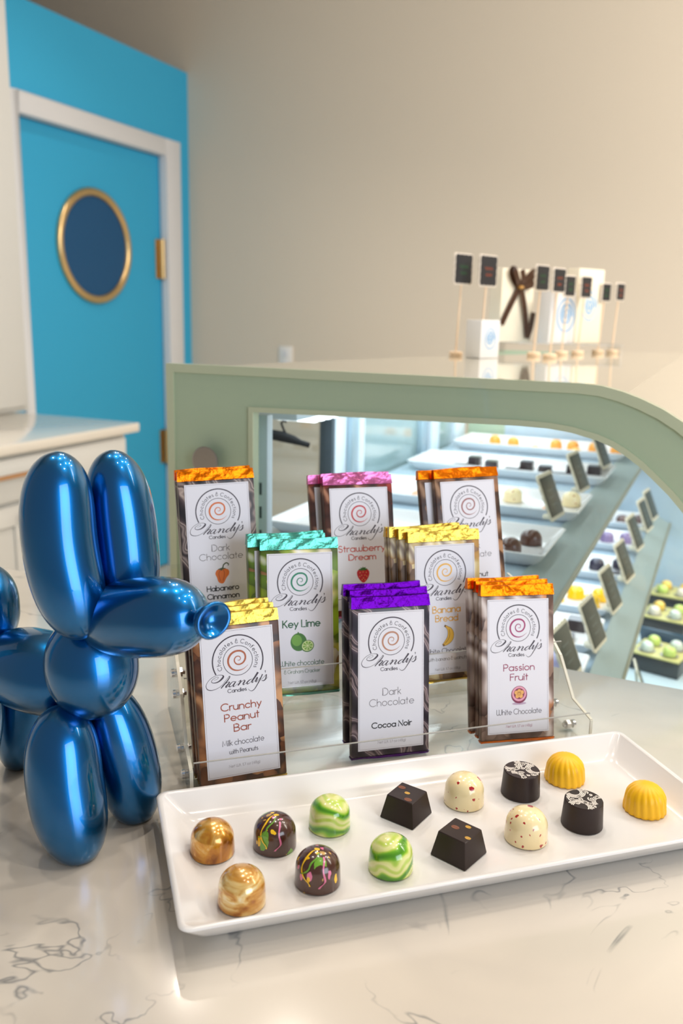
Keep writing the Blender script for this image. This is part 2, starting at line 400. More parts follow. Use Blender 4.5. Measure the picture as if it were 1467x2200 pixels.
for y0, y1, yk in ((0.515, 1.085, 1.05), (1.095, CE - 0.065, 1.085 + 0.03)):
    q = MB(); q.box(FX, FX + 0.012, y0, y1, 0.1, 0.735)
    for b in ((y0, y1, 0.1, 0.16), (y0, y1, 0.675, 0.735), (y0, y0 + 0.06, 0.16, 0.675), (y1 - 0.06, y1, 0.16, 0.675)): q.box(FX + 0.012, FX + 0.02, *b)
    dd = q.build('door', M['white_cab'], None, bevel=0.001); dd.parent = e; dd.matrix_parent_inverse = Matrix.Translation(-Vector(e.location))
    q = MB(); q.tube([(FX + 0.02, yk, 0.695), (FX + 0.036, yk, 0.695), (FX + 0.04, yk, 0.695), (FX + 0.048, yk, 0.695)], [0.006, 0.006, 0.015, 0.013], 16)
    q.build('knob', M['copper'], dd, smooth=True)
e2 = empty('base_cabinet', (-2.08, 0.0, 0), 'white shaker base cabinet behind the blue balloon dog, left of the drawer unit', 'cabinet')
q = MB(); q.box(-2.42, FX, -0.9, 0.495, 0.0, 0.888)
o = q.build('carcass', M['white_cab'], None, bevel=0.002); o.parent = e2; o.matrix_parent_inverse = Matrix.Translation(-Vector(e2.location))
o = boxobj('back_worktop', M['slab'], None, -2.42, CXF, -0.9, CE, 0.89, 0.922, bevel=0.004)
tag(o, 'white worktop slab lying on the white base cabinets by the door', 'worktop')
e = empty('hutch_cabinet', (-2.37, 0.8, 0.9225), 'tall white cabinet standing on the white worktop, cut by the frame edge', 'cabinet')
boxobj('carcass', M['white_cab'], e, -0.05, 0.04, -1.6, 0.90, 0, 1.75, bevel=0.002)
boxobj('door', M['white_cab'], e, 0.041, 0.058, -0.2, 0.875, 0.02, 1.72, bevel=0.002)

# ------------------------------------------------------------------ front counter
q = MB(); q.box(-1.4, 1.5, -1.25, -0.02, CZ - 0.035, CZ)
tag(q.build('quartz_counter', M['quartz'], bevel=0.003), 'cream quartz counter top with thin grey veins under the dog and tray', 'counter')
q = MB(); q.box(-1.38, 1.48, -1.2, -0.05, 0.0, CZ - 0.0355); tag(q.build('counter_base', M['white_cab']), 'white cabinet base under the cream quartz counter', 'cabinet')

# ------------------------------------------------------------------ display case
case = empty('display_case', (-0.1, 0.6, 0), 'refrigerated glass display case with sage green end panel and curved front', 'display case')
PIV = Matrix.Translation(-Vector((-0.1, 0.6, 0)))
def cpart(mb, name, m, par=None, **kw):
    o = mb.build(name, m, None, **kw); o.parent = par or case
    if par is None: o.matrix_parent_inverse = PIV.copy()
    return o
outer = [(-0.486, -0.55), (-0.486, 0.289), (0.0, 0.2905), (0.02, 0.289), (0.04, 0.2845), (0.058, 0.2785), (0.078, 0.270), (0.097, 0.259), (0.122, 0.240), (0.148, 0.216), (0.175, 0.182), (0.20, 0.142), (0.232, 0.08), (0.262, 0.0), (0.29, -0.11), (0.306, -0.25), (0.31, -0.55)]
inner = [(-0.367, -0.42), (-0.367, 0.238), (-0.06, 0.2445), (-0.028, 0.244), (-0.005, 0.2415), (0.019, 0.236), (0.033, 0.231), (0.046, 0.224), (0.061, 0.214), (0.074, 0.203), (0.091, 0.188), (0.106, 0.172), (0.13, 0.138), (0.158, 0.085), (0.19, 0.01), (0.215, -0.09), (0.23, -0.22), (0.232, -0.42)]
def offset(poly, dist):
    n = len(poly); out = []
    for i in range(n):
        p0, p1, p2 = Vector(poly[i - 1]), Vector(poly[i]), Vector(poly[(i + 1) % n])
        t1 = (p1 - p0).normalized(); t2 = (p2 - p1).normalized(); n1 = Vector((t1.y, -t1.x)); n2 = Vector((t2.y, -t2.x))
        b = (n1 + n2).normalized(); k = dist / max(0.4, b.dot(n1)); out.append(tuple(p1 + b * k))
    return out
def plate_hole(out, inn, y0, y1, z):
    bm = bmesh.new(); es = []
    for loop in (out, inn):
        vs = [bm.verts.new((a, y0, b + z)) for a, b in loop]
        es += [bm.edges.new((vs[i], vs[(i + 1) % len(vs)])) for i in range(len(vs))]
    r = bmesh.ops.triangle_fill(bm, use_beauty=True, use_dissolve=False, edges=es)
    fs = [g for g in r['geom'] if isinstance(g, bmesh.types.BMFace)]
    ex = bmesh.ops.extrude_face_region(bm, geom=fs)
    bmesh.ops.translate(bm, verts=[g for g in ex['geom'] if isinstance(g, bmesh.types.BMVert)], vec=(0, y1 - y0, 0))
    bmesh.ops.recalc_face_normals(bm, faces=bm.faces)
    mb = MB(); bm.verts.ensure_lookup_table(); bm.verts.index_update()
    mb.add([v.co.copy() for v in bm.verts], [tuple(v.index for v in f.verts) for f in bm.faces]); bm.free(); return mb
pan = cpart(plate_hole(outer, inner, -0.004, 0.008, CZ), 'end_panel', M['sage'])
cpart(plate_hole(outer, offset(outer, 0.010), -0.0062, -0.0042, CZ), 'panel_border', M['sage_light'], pan)
cpart(plate_hole(offset(inner, -0.006), offset(inner, 0.0), -0.0062, -0.0042, CZ), 'window_border', M['sage_light'], pan)
cpart(plate_hole(offset(outer, 0.018), inner, 1.30, 1.312, CZ), 'far_end_panel', M['sage'])
q = MB(); q.add([(a, 1.299, b + CZ) for a, b in offset(inner, -0.004)], [tuple(range(len(inner)))]); cpart(q, 'far_end_pane', M['shelf_pale'])
q = MB(); q.add([(a, 0.009, b + CZ) for a, b in offset(inner, -0.004)], [tuple(range(len(inner)))]); cpart(q, 'window_pane', M['glass'])
q = MB(); q.tube([(-0.425, -0.0063, CZ + 0.177), (-0.425, -0.016, CZ + 0.177)], 0.009, 20); q.tube([(-0.425, -0.016, CZ + 0.177), (-0.425, -0.0175, CZ + 0.177), (-0.425, -0.0185, CZ + 0.177), (-0.425, -0.0192, CZ + 0.177)], [0.0165, 0.0178, 0.0178, 0.0165], 40)
cpart(q, 'panel_knob', M['nickel'])
topp = [(-0.480, 0.0085), (-0.480, 0.19), (-0.395, 0.52), (-0.33, 0.70), (-0.09, 1.2), (0.0, 1.285), (0.040, 1.285), (0.040, 0.0085)]
q = MB(); q.prism([(a, b) for a, b in topp], 'z', CZ + 0.277, CZ + 0.28); cpart(q, 'top_glass', M['case_top'])
# curved front glass
hood = offset(outer, 0.0052)[4:10]
q = MB(); vs = [(a, y, b + CZ) for y in (0.0085, 1.285) for a, b in hood]; n = len(hood); q.add(vs, [(i, i + 1, n + i + 1, n + i) for i in range(n - 1)])
cpart(q, 'top_hood', M['case_top'], smooth=True)
fr = [(a, b) for a, b in offset(outer, 0.0052)[9:]]
q = MB(); vs = [(a, y, b + CZ) for y in (0.012, 1.297) for a, b in fr]; n = len(fr); q.add(vs, [(i, i + 1, n + i + 1, n + i) for i in range(n - 1)])
cpart(q, 'front_glass', M['glass'], smooth=True)
# inside: shelves, rails, rear doors, post, lights
q = MB(); q.box(-0.474, -0.06, 0.02, 1.29, CZ + 0.032, CZ + 0.04); cpart(q, 'shelf', M['shelf_pale'])
q = MB(); q.box(-0.474, 0.012, 0.02, 1.29, CZ - 0.124, CZ - 0.116); cpart(q, 'shelf', M['shelf_pale'])
for (x0, z0, x1, z1) in ((-0.074, 0.043, -0.022, 0.033), (0.008, -0.104, 0.046, -0.122)):
    q = MB(); q.prism([(x0, CZ + z0), (x1, CZ + z1), (x1, CZ + z1 - 0.004), (x0, CZ + z0 - 0.004)], 'y', 0.02, 1.29); rl = cpart(q, 'shelf_rail', M['rail'])
    q = MB(); q.box(x1 + 0.0002, x1 + 0.004, 0.02, 1.29, CZ + z1 - 0.006, CZ + z1 + 0.001); cpart(q, 'rail_edge', M['rail_edge'], rl)
q = MB(); q.box(-0.478, 0.29, 0.02, 1.29, CZ - 0.42, CZ - 0.30); cpart(q, 'deck', M['deck'])
q = MB(); q.box(-0.478, 0.29, 0.02, 1.29, 0.0, CZ - 0.421); cpart(q, 'base', M['white_cab'])
q = MB(); q.box(-0.392, -0.374, 0.042, 0.056, CZ - 0.28, CZ + 0.229); ps = cpart(q, 'upright_post', M['case_white'], bevel=0.001)
q = MB()
for k in range(14): q.box(-0.3846, -0.3816, 0.0412, 0.0425, CZ + 0.13 - 0.03 * k, CZ + 0.145 - 0.03 * k)
cpart(q, 'slot_row', M['gasket'], ps)
# rear sliding doors
def rear(y0, y1, x, m, name, z1=0.19): q = MB(); q.box(x - 0.012, x + 0.012, y0, y1, CZ - 0.30, CZ + z1); return cpart(q, name, m, bevel=0.001)
rear(0.452, 0.464, -0.484, M['gasket'], 'door_gasket')
rear(0.466, 0.515, -0.484, M['case_white'], 'door_stile'); rear(0.517, 0.548, -0.474, M['case_blue'], 'door_stile'); rear(0.55, 0.60, -0.484, M['case_white'], 'door_stile')
rear(0.94, 0.975, -0.484, M['case_blue'], 'door_stile'); rear(0.98, 1.04, -0.476, M['case_white'], 'door_stile'); rear(1.2, 1.29, -0.484, M['case_white'], 'door_stile')
q = MB(); q.add([(-0.486, 0.03, CZ + 0.02), (-0.486, 0.56, CZ + 0.02), (-0.486, 0.56, CZ + 0.2), (-0.486, 0.03, CZ + 0.2)], [(0, 1, 2, 3)]); cpart(q, 'rear_glass', M['glass'])
q = MB(); q.box(-0.488, -0.485, 0.56, 1.29, CZ - 0.3, CZ + 0.2); cpart(q, 'rear_glass', M['pane_pale'])
q = MB(); q.box(-0.488, -0.485, 0.03, 0.56, CZ - 0.3, CZ + 0.02); cpart(q, 'rear_panel', M['case_white'])
q = MB(); q.box(-0.497, -0.388, 0.15, 1.29, CZ + 0.210, CZ + 0.236); hd = cpart(q, 'rear_header', M['case_white'], bevel=0.002)
q = MB(); q.box(-0.446, -0.388, 0.203, 1.25, CZ + 0.2065, CZ + 0.2098)
for k in range(46): q.box(-0.446, -0.388, 0.205 + 0.0225 * k, 0.216 + 0.0225 * k, CZ + 0.2025, CZ + 0.2066)
cpart(q, 'led_strip', M['led'], hd)
q = MB(); q.box(-0.1, -0.085, 0.03, 1.28, CZ + 0.262, CZ + 0.271); cpart(q, 'led_strip', M['led'])
for (x, z, e_) in ((-0.26, 0.262, 1.5), (-0.08, -0.006, 1.2), (0.03, -0.135, 1.0)):  # the lowest one is fill light added to brighten the deck boxes
    l = bpy.data.lights.new('case_led_and_fill_light', 'AREA'); l.shape = 'RECTANGLE'; l.size = 0.10; l.size_y = 1.15; l.energy = e_; l.color = (0.84, 0.93, 1.0)
    o = bpy.data.objects.new('case_led_and_fill_light', l); COL.objects.link(o); o.location = (x, 0.66, CZ + z)
q = MB(); q.tube([(-0.475, 0.235, CZ + 0.176), (-0.46, 0.243, CZ + 0.173), (-0.445, 0.252, CZ + 0.168), (-0.436, 0.257, CZ + 0.164), (-0.424, 0.264, CZ + 0.160)], [0.0075, 0.008, 0.0065, 0.0045, 0.004], 12)
q.tube([(-0.452, 0.247, CZ + 0.172), (-0.458, 0.246, CZ + 0.183), (-0.462, 0.246, CZ + 0.192), (-0.458, 0.246, CZ + 0.197), (-0.454, 0.246, CZ + 0.194)], 0.0018, 8)
cpart(q, 'thermometer_probe', M['black_rubber'], smooth=True)

# ------------------------------------------------------------------ trays
def tray_mesh(name, L, Wd, h, flare, rc=0.007, t=0.004, fl=0.006):
    hx, hy = L / 2, Wd / 2; q = MB(); g = flare
    rings = [rrect(hx - g * 1.1, hy - g * 1.1, 0.008, 0.0), rrect(hx - g, hy - g, 0.01, 0.0012), rrect(hx - g * 0.45, hy - g * 0.45, 0.009, h * 0.45), rrect(hx - 0.0008, hy - 0.0008, rc, h - 0.0022), rrect(hx, hy, rc, h - 0.001),
             rrect(hx - 0.0006, hy - 0.0006, rc, h), rrect(hx - t + 0.0008, hy - t + 0.0008, rc * 0.8, h), rrect(hx - t, hy - t, rc * 0.8, h - 0.0008),
             rrect(hx - g * 0.62 - t * 0.6, hy - g * 0.62 - t * 0.6, 0.008, h * 0.52), rrect(hx - g - t * 0.3, hy - g - t * 0.3, 0.009, fl + 0.0012), rrect(hx - g - t - 0.001, hy - g - t - 0.001, 0.009, fl)]
    q.loft(rings); return q.mesh(name, M['porcelain'], smooth=True, sharp=60)
def meshobj(name, me, mw, label, cat, group=None):
    o = bpy.data.objects.new(name, me); COL.objects.link(o); setmw(o, mw); return tag(o, label, cat, group)
meshobj('serving_tray', tray_mesh('serving_tray', 0.377, 0.146, 0.021, 0.017), FR @ T(0.2285, 0.4845, 0.0003), 'long white porcelain tray of bonbons on the quartz counter, front of the scene', 'tray')

# ------------------------------------------------------------------ bonbons
def dome(r, h, n=14, taper=0.97):
    pr = [(r * 0.9, 0.0), (r, 0.0008)]; hs = h - r * 0.86
    for k in range(4): pr.append((r * (1 - (1 - taper) * (k / 3)), 0.0008 + hs * (k + 1) / 4))
    for k in range(1, n):
        a = PI / 2 * k / n; pr.append((r * taper * math.cos(a) ** 0.9, 0.0008 + hs + (h - hs - 0.0008) * math.sin(a)))
    pr.append((r * 0.02, h)); return pr
def splat(name, base, cols, scales, rough=0.22, coat=0.7, streak=None):
    m, nt, b = nodes(name); c = base if not isinstance(base, tuple) else None
    col = base
    if isinstance(base, tuple):
        rgb = nt.nodes.new('ShaderNodeRGB'); rgb.outputs[0].default_value = (*base, 1); col = rgb.outputs[0]
    for i, (sc_, thr, stops, sq) in enumerate(scales):
        vec = obvec(nt, (0.013 * i + 0.004, 0.021 * i, 0.009 * i), sq, (0.4 * i, 0.3, 0.5 * i))
        nz = tex(nt, 'noise', 260, 1, vec=vec); vm = nt.nodes.new('ShaderNodeVectorMath'); vm.operation = 'MULTIPLY_ADD'
        nt.links.new(nz.outputs['Color'], vm.inputs[0]); vm.inputs[1].default_value = (0.003,) * 3; nt.links.new(vec, vm.inputs[2])
        v = tex(nt, 'voro', sc_, 0, vec=vm.outputs[0]); sp = nt.nodes.new('ShaderNodeSeparateColor'); nt.links.new(v.outputs['Color'], sp.inputs[0])
        rad = math_(nt, 'MULTIPLY', math_(nt, 'POWER', sp.outputs[1], 2.0), thr)
        msk = math_(nt, 'LESS_THAN', v.outputs['Distance'], rad)
        rr = ramp(nt, stops, 'CONSTANT'); nt.links.new(sp.outputs[0], rr.inputs['Fac'])
        col = mixc(nt, msk, col, rr.outputs['Color'])
    nt.links.new(col, b.inputs['Base Color']); b.inputs['Roughness'].default_value = rough; b.inputs['Coat Weight'].default_value = coat; b.inputs['Coat Roughness'].default_value = 0.04
    return m
pink, yel, grn, blu, red = srgb(225, 120, 160), srgb(250, 200, 30), srgb(110, 165, 50), srgb(40, 40, 130), srgb(170, 20, 30)
BM = {}
def noise_mat(name, stops, scale, dist, rough, coat, metal, scl):
    m, nt, b = nodes(name); n = tex(nt, 'noise', scale, 3, vec=obvec(nt, (0.02 * dist, 0.01, 0.03), scl, (0.2, 0.1, 0.4)), Distortion=dist)
    r = ramp(nt, stops); nt.links.new(n.outputs['Fac'], r.inputs['Fac']); nt.links.new(r.outputs['Color'], b.inputs['Base Color'])
    b.inputs['Roughness'].default_value = rough; b.inputs['Coat Weight'].default_value = coat; b.inputs['Coat Roughness'].default_value = 0.04; b.inputs['Metallic'].default_value = metal
    return m
BM['gold'] = [noise_mat('gold_marbled_deep', [(0.3, srgb(140, 78, 16)), (0.45, srgb(190, 122, 30)), (0.56, srgb(214, 154, 50)), (0.72, srgb(240, 214, 150))], 60, 1.2, 0.2, 0.8, 0.4, (1, 1, 0.8)),
              noise_mat('gold_marbled_cream', [(0.28, srgb(164, 96, 26)), (0.42, srgb(208, 150, 64)), (0.55, srgb(234, 198, 124)), (0.7, srgb(246, 232, 190))], 48, 1.8, 0.2, 0.8, 0.2, (0.8, 0.8, 2.2))]
BM['choc'] = [splat('dark_chocolate_with_splashes_%d' % k, srgb(72, 40, 30), None, [(110, 0.5, [(0.0, pink), (0.4, grn), (0.62, yel), (0.85, blu)], (1, 1, 0.55)), (210, 0.42, [(0.0, yel), (0.45, pink), (0.75, srgb(200, 160, 90))], (1.3, 1, 0.6))]) for k in (0, 1)]
BM['lime'] = [swirl_mat('lime_marbled_%d' % k, [(0.0, srgb(74, 142, 22)), (0.10 + 0.12 * k, srgb(110, 176, 36)), (0.3 + 0.1 * k, srgb(176, 206, 74)), (0.55, srgb(222, 228, 140)), (0.85, srgb(232, 232, 160)), (1.0, srgb(190, 214, 90))], 26, 3.2 + 1.2 * k, 0.2, 0.8, rot=(0.25 + 0.35 * k, 1.35, 0.3), loc=(0.01, 0.02, 0.004 + 0.011 * k), detail=1.2, dscale=2.2) for k in (0, 1)]
BM['cherry'] = [splat('cream_shell_with_red_dots_%d' % k, srgb(246, 226, 176), None, [(120 + 40 * k, 0.36 + 0.06 * k, [(0.0, red)], (1, 1, 0.8)), (230, 0.3 + 0.1 * k, [(0.0, srgb(180, 40, 40))], (1, 1, 1))]) for k in (0, 1)]
BM['dark'] = mat('dark_chocolate', srgb(40, 26, 24), 0.42, coat=0.06, spec=0.35)
BM['yellow'] = mat('yellow_shell', srgb(252, 192, 10), 0.42)
BM['print_white'] = mat('white_transfer_print', srgb(230, 222, 214), 0.5)
BM['bean_brown'] = mat('brown_bean_print', srgb(128, 74, 48), 0.5)
BM['bean_gold'] = mat('gold_bean_print', srgb(216, 168, 70), 0.4)
ZT = 0.0064
def place(s, n, z=ZT, rz=0): return FR @ T(s, n, z, rz)
def bon(me, s, n, rz, label, cat='chocolate bonbon', group='bonbons on the long white tray'):
    return meshobj('bonbon', me, place(s, n, rz=rz), label, cat, group)
for k, (s, n, lb) in enumerate(((0.0715, 0.5004, 'gold marbled bonbon dome at the left end of the tray, back row'), (0.0811, 0.4472, 'gold and cream marbled bonbon dome at the front left of the tray'))):
    q = MB(); q.lathe(dome(0.0145, 0.0225), 40); bon(q.mesh('gold_bonbon', BM['gold'][k], smooth=True), s, n, 20 * k, lb)
for k, (s, n, lb) in enumerate(((0.1123, 0.4971, 'dark chocolate dome with paint splashes beside the gold one, back row'), (0.1299, 0.4535, 'dark chocolate dome with paint splashes in the front row'))):
    q = MB(); q.lathe(dome(0.0144, 0.0225), 40); o = bon(q.mesh('splashed_bonbon', BM['choc'][k], smooth=True), s, n, 75 + 140 * k, lb)
    # drizzled colour streaks lying on the dome
    def on_dome(a, el, r=0.01455, h=0.0228):
        hs = h - r * 0.86
        if el < 0: z = hs * (1 + el); rr = r
        else: z = hs + (h - hs) * math.sin(el * PI / 2); rr = r * 0.985 * math.cos(el * PI / 2) ** 0.9 + 0.0001
        return Vector((rr * math.cos(a), rr * math.sin(a), z + 0.0001))
    for j, (a0, a1, w0, w1, m_) in enumerate(((-2.0 - 0.3 * k, -1.5, 0.95, -0.4, 0), (-1.1, -1.9, 0.85, 0.1, 1), (-0.7, -1.0, 0.7, -0.5, 2))):
        q = MB(); rows = []
        for t in range(15):
            f = t / 14; a = a0 + (a1 - a0) * f + 0.08 * math.sin(9 * f + j); el = w0 + (w1 - w0) * f; wd = 0.0007 + 0.0006 * abs(math.sin(7 * f + 2 * j))
            c = on_dome(a, el); rr = max(0.004, math.hypot(c.x, c.y)); da = wd / rr
            rows.append((on_dome(a - da / 2, el), on_dome(a + da / 2, el)))
        q.add([p for r_ in rows for p in r_], [(2 * i, 2 * i + 1, 2 * i + 3, 2 * i + 2) for i in range(14)])
        st = q.build('colour_drizzle', (mat('yellow_cocoa_butter', yel, 0.3, coat=0.5), mat('green_cocoa_butter', grn, 0.3, coat=0.5), mat('pink_cocoa_butter', pink, 0.3, coat=0.5))[m_], None, fix=False, smooth=True)
        st.parent = o; st.rotation_euler = (0, 0, -R(75 + 140 * k) - R(17 + 23.5) * 1.0)
for k, (s, n, lb) in enumerate(((0.1535, 0.5085, 'lime green marbled bonbon dome in the back row'), (0.1786, 0.4543, 'lime green marbled bonbon dome in the front row'))):
    q = MB(); q.lathe(dome(0.0144, 0.0225), 40); bon(q.mesh('lime_bonbon', BM['lime'][k], smooth=True), s, n, 30 + 80 * k, lb)
for k, (s, n, lb) in enumerate(((0.2567, 0.5128, 'cream dome with a few red dots in the back row'), (0.2788, 0.4608, 'cream dome densely speckled with red in the front row'))):
    q = MB(); q.lathe(dome(0.0146, 0.0225), 40); bon(q.mesh('red_dotted_bonbon', BM['cherry'][k], smooth=True), s, n, 60 * k, lb)
def frustum(a, b, h):
    q = MB(); q.loft([rrect(a - 0.0004, a - 0.0004, 0.0006, 0, 2), rrect(a, a, 0.0008, 0.0006, 2), rrect(b, b, 0.0008, h - 0.0005, 2), rrect(b - 0.0005, b - 0.0005, 0.0006, h, 2)]); return q
for k, (s, n, lb, beans) in enumerate(((0.2098, 0.5078, 'square dark chocolate with coffee bean prints in the back row', ((-0.001, 0.0075, 0), (0.0, -0.0005, 1), (-0.0025, -0.0085, 0))),
                                      (0.2272, 0.4567, 'square dark chocolate with coffee bean prints in the front row', ((-0.002, 0.0035, 0), (0.0065, 0.0022, 1), (0.002, -0.0095, 1))))):
    o = bon(frustum(0.0135, 0.0104, 0.0175).mesh('square_bonbon', BM['dark'], smooth=True, sharp=25), s, n, -52 - 5 * k, lb)
    for (x, y, c) in beans:
        q = MB(); to = lambda a, b: (a, b, 0.01762)
        r0 = 0.0029 if c == 0 else 0.0021
        ang = 0.7
        for sg in (-1, 1):
            pts = []
            for t in range(9):
                an = -PI / 2 + PI * t / 8; px, py = r0 * 0.62 * math.cos(an) * sg + sg * 0.00012, r0 * math.sin(an)
                pts.append((x + px * math.cos(ang) - py * math.sin(ang), y + px * math.sin(ang) + py * math.cos(ang)))
            q.poly(pts if sg > 0 else pts[::-1], to)
        b_ = q.build('coffee_bean_print', BM['bean_gold'] if c else BM['bean_brown'], None, fix=False); b_.parent = o; b_.rotation_euler = (0, 0, R(52))
def paisley(q, to, Rm):
    w = 0.00078
    def curl(cx, cy, r, a0, turns, sg=1, tail=0.0):
        pts = []
        for t in range(26):
            f = t / 25; a = a0 + sg * 2 * PI * turns * f; rr = r * (1 - 0.85 * f)
            x, y = cx + rr * math.cos(a), cy + rr * math.sin(a)
            if math.hypot(x, y) < Rm: pts.append((x, y, w * (1.1 - 0.5 * f)))
        if len(pts) > 2: q.ribbon(pts, to)
    def arcs(cx, cy, r0, k, a0, a1):
        for i in range(k):
            rr = r0 + i * 0.0011; pts = []
            for t in range(24):
                a = a0 + (a1 - a0) * t / 23; x, y = cx + rr * math.cos(a), cy + rr * math.sin(a)
                if math.hypot(x, y) < Rm: pts.append((x, y, w))
                elif len(pts) > 1: q.ribbon(pts, to); pts = []
                else: pts = []
            if len(pts) > 1: q.ribbon(pts, to)
    arcs(-0.003, 0.010, 0.0052, 4, PI * 0.9, PI * 2.1); arcs(0.010, -0.004, 0.0045, 4, PI * 0.4, PI * 1.6); arcs(-0.011, -0.006, 0.005, 3, -0.9, 1.3)
    for c in ((-0.004, -0.004, 0.0028, 0, 1.6), (0.002, 0.0015, 0.0018, 2, 1.4), (-0.007, 0.002, 0.0018, 1, 1.3, -1), (0.004, -0.009, 0.0022, 3, 1.5), (0.006, 0.006, 0.0022, 0.5, 1.4), (-0.0005, -0.0085, 0.0013, 2, 1.2), (0.001, 0.0075, 0.0016, 4, 1.3, -1), (-0.0025, 0.0035, 0.0014, 2, 1.2), (0.0045, -0.0005, 0.0016, 5, 1.3, -1), (-0.0045, -0.0095, 0.0016, 1, 1.2), (-0.0095, 0.0035, 0.0013, 3, 1.2), (0.0095, 0.0055, 0.0014, 2, 1.2)): curl(*c)
for k, (s, n, lb, rz) in enumerate(((0.3029, 0.5132, 'round dark chocolate with white paisley print in the back row', 10), (0.3256, 0.466, 'round dark chocolate with white paisley print in the front row', 120))):
    q = MB(); q.lathe([(0.0138, 0), (0.0144, 0.0006), (0.0132, 0.0186), (0.0127, 0.0191)], 44)
    o = bon(q.mesh('round_bonbon', BM['dark'], smooth=True, sharp=40), s, n, rz, lb)
    q = MB(); paisley(q, lambda a, b: (a, b, 0.01916), 0.0126); q.build('paisley_print', BM['print_white'], o, fix=False)
def ridged(r, h, n=96, k=18):
    pr = dome(r, h, 12, 0.95); return pr, (lambda an, z: 1 + (0.065 * (abs(math.sin((an * k + z * 170) / 2)) - 0.5)) * (1.0 if z < h * 0.97 else 0.0))
for k, (s, n, lb) in enumerate(((0.3455, 0.5219, 'yellow ridged bonbon near the back right of the tray'), (0.3798, 0.470, 'yellow ridged bonbon at the right end of the tray'))):
    pr, fn = ridged(0.0148, 0.021); q = MB(); q.lathe(pr, 108, fn=fn); bon(q.mesh('ridged_bonbon', BM['yellow'], smooth=True, sharp=180), s, n, 25 * k, lb)

# ------------------------------------------------------------------ balloon dog
dog = empty('balloon_dog', FC @ T(-0.1576, 0.5269, CZ + 0.0003, -32.0), 'shiny metallic blue balloon dog sculpture standing on the quartz counter', 'sculpture')
def sausage(name, p0, p1, Rr, bend=(0, 0, 0), p=2.5, qx=2.1, n=40, seg=36, skew=0.0, flat=False):
    p0, p1, bend = Vector(p0), Vector(p1), Vector(bend); q = MB(); rings = []
    ax = (p1 - p0).normalized(); up = Vector((0, 1, 0)); a0 = (up - ax * up.dot(ax)).normalized()
    for i in range(n + 1):
        u = -math.cos(PI * i / n); t = (u + 1) / 2
        c = p0.lerp(p1, t) + bend * (1 - u * u)
        tv = ((p1 - p0) + bend * (-4 * u)).normalized(); a = (a0 - tv * a0.dot(tv)).normalized(); b = tv.cross(a)
        uu = u + skew * (1 - u * u)
        r = Rr * max(0.0, 1 - abs(uu) ** p) ** (1 / qx); r = max(r, Rr * 0.02)
        ring = [c + (a * math.cos(2 * PI * k / seg) + b * math.sin(2 * PI * k / seg)) * r for k in range(seg)]
        if flat: ring = [Vector((v.x, v.y, max(v.z, 0.0))) for v in ring]
        rings.append(ring)
    q.loft(rings); return q.build(name, M['dog'], dog, smooth=True, sharp=180)
sausage('ear', (-0.001, -0.020, 0.2665), (0.013, -0.019, 0.151), 0.0228, (-0.010, -0.002, 0), 3.3, 2.0)
sausage('ear', (-0.002, 0.0185, 0.263), (0.012, 0.0165, 0.148), 0.0218, (0.001, 0.004, 0), 3.3, 2.0)
sausage('snout', (-0.0105, 0, 0.151), (0.0905, 0, 0.1765), 0.0250, (0, 0, 0.001), 2.7, 2.0, skew=-0.12)
q = MB(); prof = [(0.0045, -0.004), (0.0042, 0.0), (0.005, 0.003), (0.0085, 0.008), (0.0108, 0.0135), (0.0112, 0.0165), (0.0104, 0.0182), (0.0088, 0.0172), (0.006, 0.0135), (0.0025, 0.011)]
q.lathe(prof, 32, fn=lambda an, z: 1 + 0.10 * math.sin(2 * an + 0.6) * max(0, z) / 0.018)
o = q.build('nose_knot', M['dog'], dog, smooth=True, sharp=180); setmw(o, Matrix.Translation((0.0885, 0, 0.1755)) @ Vector((0.93, -0.30, 0.16)).to_track_quat('Z', 'Y').to_matrix().to_4x4())
sausage('neck', (-0.0115, 0, 0.157), (0.0005, 0, 0.0865), 0.0305, (0, 0, 0), 2.0, 2.0)
sausage('body', (-0.109, 0, 0.100), (-0.014, 0, 0.106), 0.0295, (0, 0, 0.001), 2.4, 2.1)
sausage('tail', (-0.111, 0, 0.108), (-0.112, 0, 0.172), 0.0235, (-0.003, 0, 0), 2.4, 2.0)
sausage('leg', (-0.012, -0.017, 0.0985), (0.012, -0.027, -0.004), 0.0248, (-0.0075, -0.003, 0), 2.8, 2.0, flat=True)
sausage('leg', (-0.018, 0.016, 0.099), (0.0035, 0.026, -0.006), 0.0222, (0.004, 0.003, 0), 2.8, 2.0, flat=True)
sausage('leg', (-0.101, -0.015, 0.098), (-0.121, -0.026, -0.005), 0.0205, (0.002, -0.003, 0), 2.5, 2.0, flat=True)
sausage('leg', (-0.104, 0.016, 0.098), (-0.128, 0.026, -0.005), 0.0205, (0.003, 0.003, 0), 2.5, 2.0, flat=True)

